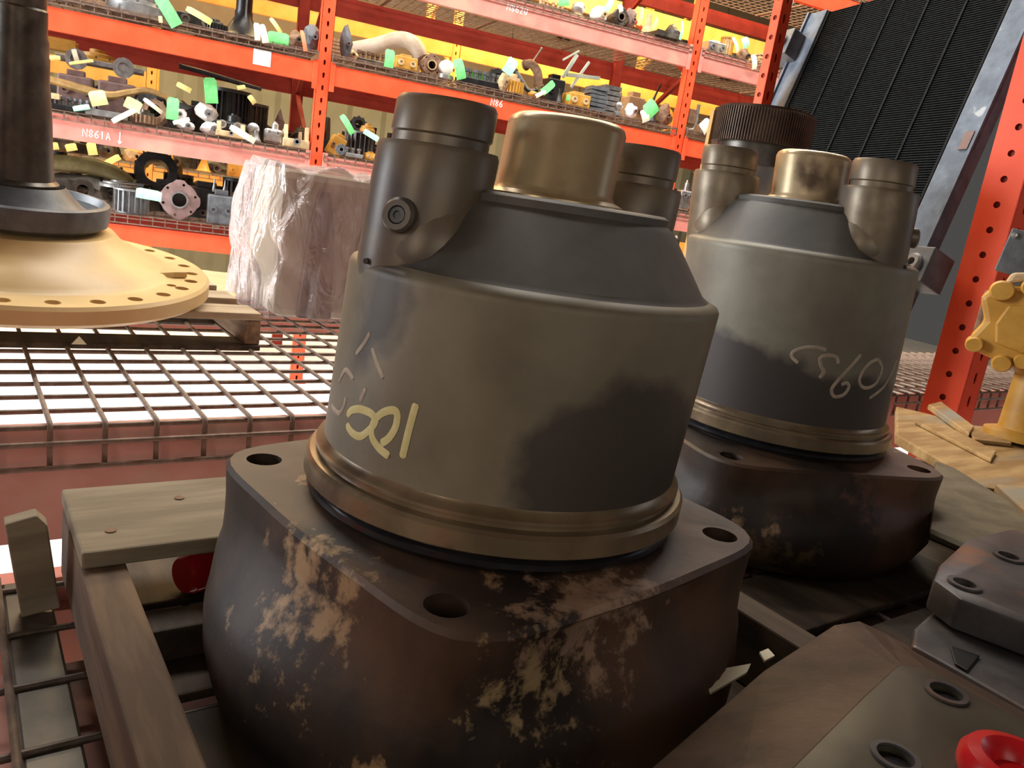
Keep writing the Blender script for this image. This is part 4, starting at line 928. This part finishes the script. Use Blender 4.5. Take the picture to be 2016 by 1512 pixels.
scribble(D1, TM1, cv([[(1005, 800), (960, 960), (920, 1120), (880, 1290)],
    [(760, 1275), (665, 1195), (605, 1090), (620, 970), (700, 885), (795, 860), (835, 900), (820, 1010), (760, 1110), (690, 1160)],
    [(380, 990), (425, 1060), (500, 1095), (580, 1040), (640, 960), (600, 890), (500, 850), (425, 860), (385, 905)]], 600, 620, .2182), CHALK, .0037)
scribble(D1, TM1, cv([[(370, 745), (350, 830), (310, 885), (265, 850), (245, 815)], [(590, 160), (540, 250), (465, 350)], [(608, 300), (650, 430), (708, 570)],
    [(310, 600), (370, 495), (440, 580)], [(550, 660), (500, 780)], [(228, 440), (265, 480)]], 600, 620, .2182), CHALKW, .0024)
scribble(D2, TM2, cv([[(1310, 390), (1200, 520), (1080, 650), (980, 760), (920, 860), (960, 945), (1080, 920), (1150, 820), (1120, 765), (1050, 790)],
    [(1540, 450), (1430, 500), (1330, 620), (1290, 730), (1320, 810), (1400, 830), (1500, 780), (1560, 680), (1590, 560), (1540, 450)],
    [(1780, 470), (1720, 630), (1600, 830), (1420, 970)], [(1010, 510), (980, 420), (860, 400), (770, 440), (780, 540), (820, 620), (760, 700)],
    [(850, 330), (720, 295), (560, 300), (420, 350), (400, 420), (480, 500)]], 1500, 640, .1488), CHALKW, .0030)

# ---- gear carrier behind drum 2, standing on the next deck
GC = nroot('gear_carrier', 'tall brown gear carrier with a fine-toothed ring on top, behind the second drum', 'gear', (2.205, 1.805, .0))
MB().lathe([(.17, 0), (.18, .02), (.17, .05), (.12, .08), (.12, .40), (.125, .42), (.125, .56), (.11, .58), (.11, .67), (.118, .68), (.118, .74)], 48).build('barrel', DKSTEEL, GC)
MB().gear(.143, .138, 110, .74, .83).build('toothed_ring', RUSTP, GC, 20)
MB().lathe([(.125, .83), (.13, .838), (.10, .84), (.10, .80), (0, .80)], 48).build('top_rim', RUSTP, GC)
for a in (0, 1.3, 2.5, 3.7, 4.9): MB().box((.115, 0, .63), (.03, .075, .10), RZ(a+.3)).build('window_pillar', DRUMTOP, GC, 0, .004)
MB().box((-.121, .085, .47), (.012, .012, .70)).build('lit_edge_strip', YELD, GC, 0)  # ochre strip stands in for yellow light along the barrel's edge
for o_ in GC.children: o_.scale = (1.15, 1.15, 1.14)

# ---- yellow spindle on its pallet
FL = nroot('spindle_flange', 'big ochre wheel spindle with dark shaft and drilled flange, on a pallet at the left', 'spindle', (.155, 2.56, .142), (math.radians(5), 0, 0))
disc = MB().lathe([(.2, 0), (.48, 0), (.496, .012), (.496, .046), (.488, .055), (.40, .056), (.385, .060), (.375, .07), (.31, .10), (.26, .125), (.242, .145), (.235, .152), (.12, .152), (.12, 0), (.2, 0)], 128, None, False).build('flange_disc', YEL, FL, 30)
disc['label'] = 'ochre painted flange disc'
c = MB()
for i in range(28):
    a = 2*PI*i/28+.1; c.lathe([(.0185, -.1), (.0185, .2)], 16, T((.447*math.cos(a), .447*math.sin(a), 0)))
for a in (-.55, .7, 2.0, 3.3): c.lathe([(.013, -.1), (.013, .2)], 14, T((.415*math.cos(a), .415*math.sin(a), 0)))
cut(disc, c.build('cutter', None))
for a in (-.28,): 
    MB().prism([(.30, -.11), (.40, -.02), (.435, 0), (.40, .02), (.30, .11)], .056, .075, RZ(a)).build('cast_web', YEL, disc, 0, .004)
skr = MB().lathe([(.218, .15), (.235, .160), (.240, .19), (.238, .214), (.232, .218), (.222, .218), (.216, .198), (.19, .185), (.165, .20), (.14, .225), (.118, .25)], 96, None, False).build('seal_carrier', SLATE, FL); skr.scale = (.93, .93, 1); skr.location = (0, 0, .012)
shf = MB().lathe([(.112, .215), (.122, .235), (.120, .25), (.106, .258), (.100, .30), (.095, .40), (.088, .48), (.084, .50), (.084, .56), (.081, .565), (.081, .60), (.076, .61), (.076, .67), (.072, .675), (.072, .73), (.068, .735), (0, .735)], 64).build('shaft', DKSTEEL, FL); shf.scale = (.8, .8, 1.02); shf.location = (0, 0, .012)
PM = nroot('pallet', 'grey-brown wooden pallet under the ochre spindle', 'pallet')
for y in (2.33, 2.58, 2.83, 3.08): board(PM, 'deck_board', -.62, .765, y, y+.14, .088, .110, WOOD)
for x in (-.6, .05, .72): board(PM, 'stringer', x, x+.045, 2.33, 3.22, .015, .087, WOODY)
for y in (2.32, 2.7, 3.1): board(PM, 'bottom_board', -.62, .765, y, y+.12, -.003, .014, WOODO)
tri = MB().prism([(-.018, 0), (.018, 0), (.0, .022)], -.002, .002, RX(PI/2)).build('paper_scrap', TW, None, 0)
tri.matrix_world = NM @ T((.28, 2.31, .012)); tag(tri, 'tiny white triangular paper scrap below the ochre spindle', 'paper scrap')

# ---- carton wrapped in clear plastic
WB = nroot('wrapped_carton', 'cream carton bundle draped in wrinkled clear plastic film, left of the largest drum', 'carton', (1.35, 3.02, .005), (0, 0, -.1))
MB().box((0, 0, .27), (.74, .50, .53)).build('carton', CARTON, WB, 0, .03)
for x_, w_, h_ in ((-.22, .13, .47), (-.02, .17, .44), (.2, .14, .40)):
    MB().prism([(-w_/2, 0), (w_/2, 0), (w_*.35, h_*.7), (.02, h_), (-.02, h_), (-w_*.35, h_*.7)], -.02, .02, T((x_, -.262, .01)) @ RX(PI/2)).build('foam_block', PURP, WB, 0, .01)
mb = MB(); nu, nv = 160, 44; vs = []; fs = []
def sq(a, hx, hy, n_=6):
    c_, s_ = math.cos(a), math.sin(a); r_ = (abs(c_/hx)**n_+abs(s_/hy)**n_)**(-1/n_); return r_*c_, r_*s_
for j in range(nv+1):
    t = j/nv; z = .55-.53*t
    for i in range(nu):
        a = 2*PI*i/nu
        x, y = sq(a, .385+.03*math.sin(PI*min(1, t*1.3)), .27+.04*t)
        fold = .012+(abs(math.sin(a*6.5+1.2*math.sin(t*5)))*.030+math.sin(a*19+3*t+math.sin(a*5)*2)*.011+math.sin(a*43+9*t)*.004)*(.35+t*.9)
        fold += .035*math.exp(-((t-.45)/.2)**2)*max(0, math.sin(a*3+2.2))
        k = 1+fold/.3
        vs.append((x*k, y*k, z+.012*math.sin(a*11)*(1-t)+ .006*math.sin(a*17+t*9)))
for j in range(nv):
    for i in range(nu): q = (i+1) % nu; fs.append((j*nu+i, j*nu+q, (j+1)*nu+q, (j+1)*nu+i))
fs.append(tuple(range(nu)))
pf = mb.add(vs, fs)
film = bpy.data.materials.new('clear_wrinkled_film'); film.use_nodes = True; nt = film.node_tree; b = nt.nodes['Principled BSDF']
b.inputs['Base Color'].default_value = (.62, .52, .50, 1); b.inputs['Roughness'].default_value = .07; b.inputs['Alpha'].default_value = .36
nz = nt.nodes.new('ShaderNodeTexNoise'); nz.inputs['Scale'].default_value = 13; nz.inputs['Detail'].default_value = 4; nz.inputs['Distortion'].default_value = 1.6
tc = nt.nodes.new('ShaderNodeTexCoord'); mp = nt.nodes.new('ShaderNodeMapping'); mp.inputs['Scale'].default_value = (1, 1, .35)
nt.links.new(tc.outputs['Object'], mp.inputs[0]); nt.links.new(mp.outputs[0], nz.inputs['Vector'])
bp = nt.nodes.new('ShaderNodeBump'); bp.inputs['Strength'].default_value = 1; bp.inputs['Distance'].default_value = .05
nt.links.new(nz.outputs['Fac'], bp.inputs['Height']); nt.links.new(bp.outputs[0], b.inputs['Normal'])
fo = pf.build('plastic_film', film, WB, 0); fo.data.shade_smooth()
sm = fo.modifiers.new('thick', 'SOLIDIFY'); sm.thickness = .0008

# ---- leaning radiator core
P1, P2 = 1.55, 2.6
RA = onyn(2000, 130, P1); RB = onyn(1800, 500, P1); RC = onyn(1590, 60, P2); RD = onyn(1535, 220, P2)
Vd = ((RA-RB).normalized()+(RC-RD).normalized()).normalized()
mid = RB-Vd*.25
Ud = (RD-RB); Ud = (Ud-Vd*Ud.dot(Vd)).normalized(); Nd = Ud.cross(Vd).normalized()
if Nd.x < 0: Nd = -Nd
Wd = abs((RD-RB).dot(Ud))
bz = (mid.z-.03)
org = mid-Vd*((mid.z-.03)/Vd.z)
RMt = Matrix(((Ud.x, Nd.x, Vd.x, org.x), (Ud.y, Nd.y, Vd.y, org.y), (Ud.z, Nd.z, Vd.z, org.z), (0, 0, 0, 1)))
RT = nroot('radiator_core', 'tall black finned radiator core in a blue-grey frame, leaning beside the orange upright', 'radiator'); RT.matrix_world = NM @ RMt
HH = 1.75
MB().box((Wd/2, .045, HH/2), (Wd-.02, .05, HH)).build('core_backing', HOLE, RT, 0)
mb = MB(); n = 170
for i in range(n): mb.box((Wd/2, -.0, (i+.5)*HH/n), (Wd-.03, .03, HH/n*.42))
mb.build('cooling_fins', FIN, RT, 0, kind='stuff')
for i in range(6): MB().box((.06+(Wd-.12)*i/5, -.014, HH/2), (.010, .012, HH)).build('tube_row', FIN, RT, 0)
for x, s_ in ((-.012, 1), (Wd+.012, -1)):
    f_ = MB().box((x, .0, HH/2), (.12, .05, HH+.02)).build('side_channel', BLUEG, RT, 0, .004)
    MB().box((x-.05*s_, -.03, HH/2), (.012, .014, HH+.02)).build('side_lip', BLUEG, f_, 0)
for (px_, py_, pl, xx) in ((1850, 600, P1, -.105), (1565, 75, P2, Wd+.07)):
    q = onyn(px_, py_, pl); zz = (q-org).dot(Vd)
    m_ = MB().box((xx, -.045, zz), (.11, .12, .13)).build('mount_block', SLATE, RT, 0, .004)
    MB().lathe([(.034, -.002), (.034, .012), (.026, .02), (.014, .02), (.012, .004), (0, .004)], 24, T((xx, -.105, zz)) @ SIDE).build('rubber_bushing', GREY, m_)
MB().box((-.03, -.03, (onyn(1930, 330, P1)-org).dot(Vd)), (.035, .006, .07)).build('paper_label', PURP, RT, 0)

# ---- ochre valve on pedestal and its rough pallet, right edge
vq = NZ(1985, 862, .125)
VP = nroot('valve_casting', 'ochre painted valve casting with round bosses on a pedestal at the right edge', 'valve', (vq.x, vq.y, .125), (0, 0, -1.15))
VP.scale = (1.12, 1.0, 1.0)
MB().prism([(-.115, .215), (-.04, .195), (.05, .185), (.11, .18), (.16, .22), (.16, .38), (.10, .41), (.0, .42), (-.05, .405), (-.115, .40), (-.14, .36), (-.118, .30), (-.14, .25)], -.055, .055, RX(PI/2)).build('valve_body', YELD, VP, 0, .012)
for (x, z, r_, d_) in ((-.10, .385, .027, .072), (-.045, .405, .022, .078), (.01, .385, .028, .085), (-.125, .235, .020, .075), (-.06, .20, .022, .08), (.04, .30, .03, .10), (-.02, .215, .02, .075)):
    MB().lathe([(r_, -.02), (r_, d_-.008), (r_*.85, d_), (0, d_)], 20, T((x, 0, z)) @ SIDE).build('round_boss', YELD, VP)
MB().lathe([(.024, 0), (.024, .105), (.020, .112), (.010, .112), (.010, .06), (0, .06)], 20, T((.008, 0, .262)) @ SIDE).build('outlet_port', YELD, VP)
MB().lathe([(.0, .0585), (.0098, .0585)], 12, T((.008, 0, .262)) @ SIDE, False).build('port_bore', HOLE, VP)
MB().box((-.11, .03, .30), (.05, .05, .16)).build('side_lug', RUST, VP, 0, .008)
MB().prism([(-.085, .25), (-.02, .235), (-.012, .30), (-.03, .36), (-.08, .352), (-.095, .30)], .05, .068, RX(PI/2)).build('raised_pad', YELD, VP, 0, .005)
MB().prism([(.005, .31), (.045, .35), (.05, .38), (.02, .365), (-.01, .33)], .055, .060, RX(PI/2)).build('recess_shade_patch', RUST, VP, 0, .002)  # raised brown patches, the shade of recesses put into their colour
MB().prism([(.02, .20), (.10, .21), (.11, .25), (.05, .265), (.03, .235)], .055, .062, RX(PI/2)).build('recess_shade_patch', RUST, VP, 0, .002)
MB().lathe([(.06, 0), (.078, .004), (.078, .02), (.05, .03), (.047, .18), (.062, .20), (.062, .215)], 28, T((.02, 0, 0))).build('pedestal', YELD, VP)
MB().prism([(-.10, .40), (-.03, .43), (.05, .42), (.15, .39), (.15, .45), (.0, .455), (-.09, .435)], -.05, .04, RX(PI/2)).build('top_cover', TAN, VP, 0, .008)
BP = nroot('bracket_plate', 'flat slate bracket plate with a bright corner bolt, above the ochre valve', 'plate', (vq.x+.05, vq.y+.12, .125), (0, 0, -1.15))
MB().box((.065, 0, .485), (.34, .012, .12), RY(.12)).build('plate', SLATE, BP, 0, .003)
MB().lathe([(.008, 0), (.008, .008), (0, .01)], 8, T((-.03, -.006, .535)) @ SIDE).build('corner_bolt', SILV, BP)
MB().box((.10, .01, .22), (.03, .02, .44)).build('stand_leg', SLATE, BP, 0)
WP = nroot('rough_plank', 'rough golden split plank under the ochre valve pedestal', 'wood scrap')
def zpoly(l, z): return [(lambda q: (q.x, q.y))(NZ(x, y, z)) for x, y in l]
MB().prism(zpoly([(1765, 800), (1830, 815), (1900, 835), (2040, 850), (2120, 930), (2120, 990), (1941, 959), (1850, 905), (1765, 856)], .12), .095, .12).build('plank', WOODG, WP, 0, .004)
for i, (l, a, b_) in enumerate((([(1825, 806), (1850, 800), (1915, 850), (1905, 865)], .121, .138), ([(1800, 835), (1825, 825), (1960, 895), (1950, 912)], .121, .131), ([(1905, 850), (1990, 850), (1990, 880), (1915, 872)], .121, .131))):
    s_ = MB().prism(zpoly(l, a), a, b_).build('wood_shim', WOODG, None, 0, .003); s_.matrix_world = NM.copy()
    tag(s_, ['curved golden wood shim stacked beside the pedestal foot', 'long thin wood splinter along the edge of the rough plank', 'pale wood wedge against the pedestal foot'][i], 'wood scrap')
s_ = MB().prism(zpoly([(1955, 968), (2080, 985), (2120, 1060), (2020, 1030)], .122), .1215, .14).build('wood_block', WOODG, None, 0, .003); s_.matrix_world = NM.copy()
tag(s_, 'golden wood block end below the rough plank at the right edge', 'wood scrap')
lp = nroot('loose_plank', 'smooth dull tan plank running right behind the second drum', 'wood scrap')
MB().prism(zpoly([(1840, 915), (1880, 930), (2120, 1080), (2120, 1180), (1830, 1050)], .121), .1205, .13).build('board', mat('dull_tan_board', (.10, .08, .045), (.16, .13, .08), 14, .8, 0, .1), lp, 0, .002)

# ---- rusty castings in the lower right corner
def scen_part(root, name, poly, z0, z1, m, zt=None, top=None, bev=.004):
    return MB().prism(zpoly(poly, z1), z0, z1, None, zpoly(top, zt or z1) if top else None).build(name, m, root, 0, bev)
CA = nroot('cover_casting', 'brown rusted cover casting with a sloped flank and two bolt holes, bottom right', 'casting')
out_ = [(1690, 1222), (1640, 1230), (1500, 1320), (1130, 1640), (1500, 1900), (2250, 1900), (2200, 1500), (1850, 1306), (1740, 1245)]
rdg = [(1775, 1308), (1765, 1312), (1700, 1372), (1430, 1640), (1600, 1900), (2250, 1900), (2200, 1520), (1858, 1330), (1820, 1312)]
MB().prism(zpoly(out_, .17), .125, .17).build('lower_body', RUSTP, CA, 0, .006)
o_ = MB().prism(zpoly(out_, .17), .1705, .212, None, zpoly(rdg, .212)).build('sloped_flank', RUSTP, CA, 0, .004)
tp = MB().prism(zpoly(rdg, .218), .2125, .218).build('top_plate', OLIVEP, CA, 0, .002)
c = MB()
for q, r_ in (((1862, 1366), .0125), ((1762, 1492), .0125)):
    p = NZ(*q, .218); c.lathe([(r_, .18), (r_, .3)], 20, T((p.x, p.y, 0)))
cut(tp, c.build('cutter', None))
for q, r_ in (((1862, 1366), .0125), ((1762, 1492), .0125)):
    p = NZ(*q, .218); MB().ring(r_, r_+.004, .2185, .2205, 24, T((p.x, p.y, 0))).build('hole_rim', GREYP, CA)
    MB().lathe([(0, .2135), (r_-.0005, .2135)], 20, T((p.x, p.y, 0)), False).build('hole_bottom', HOLE, CA)
CB = nroot('grey_bracket_casting', 'grey stepped bracket casting with bolt holes, right edge below the planks', 'casting')
scen_part(CB, 'lower_slab', [(1800, 1235), (1850, 1190), (1890, 1175), (2200, 1330), (2200, 1500), (1850, 1300), (1795, 1270)], .135, .185, GREYP)
up = scen_part(CB, 'upper_plate', [(1838, 1140), (1850, 1110), (1905, 1060), (1990, 1040), (2200, 1060), (2200, 1290), (1890, 1178)], .19, .225, GREYP)
c = MB()
for q in ((1898, 1152), (1985, 1098)):
    p = NZ(*q, .225); c.lathe([(.0115, .15), (.0115, .3)], 18, T((p.x, p.y, 0)))
cut(up, c.build('cutter', None))
for q in ((1898, 1152), (1985, 1098)):
    p = NZ(*q, .225); MB().ring(.0115, .017, .2255, .228, 24, T((p.x, p.y, 0))).build('hole_rim', GREYP, CB)
pk = scen_part(CB, 'pocket_shade_patch', [(1870, 1270), (1930, 1290), (1905, 1320), (1880, 1305)], .186, .188, HOLE)  # raised black patch stands in for the shade of a pocket
RC_ = nroot('red_stopper', 'glossy red plastic stopper lying on the casting in the bottom right corner', 'stopper', tuple(NZ(2000, 1548, .219)))
MB().lathe([(0, .0), (.036, .0), (.038, .004), (.038, .012), (.034, .018), (.026, .02), (.02, .016), (.016, .008), (0, .006)], 36).build('stopper_body', REDCAP, RC_)
for i, (l, m_) in enumerate((([(1385, 1345), (1400, 1322), (1478, 1308), (1470, 1325), (1400, 1365)], TW), ([(1495, 1285), (1512, 1278), (1525, 1292), (1505, 1302)], TW))):
    s_ = MB().prism(zpoly(l, .122), .1205, .123).build('paper_scrap', m_, None, 0); s_.matrix_world = NM.copy()
    tag(s_, ['torn pale paper scrap on the skid just right of the largest housing', 'tiny pale scrap in the dark gap under the second drum'][i], 'paper scrap')
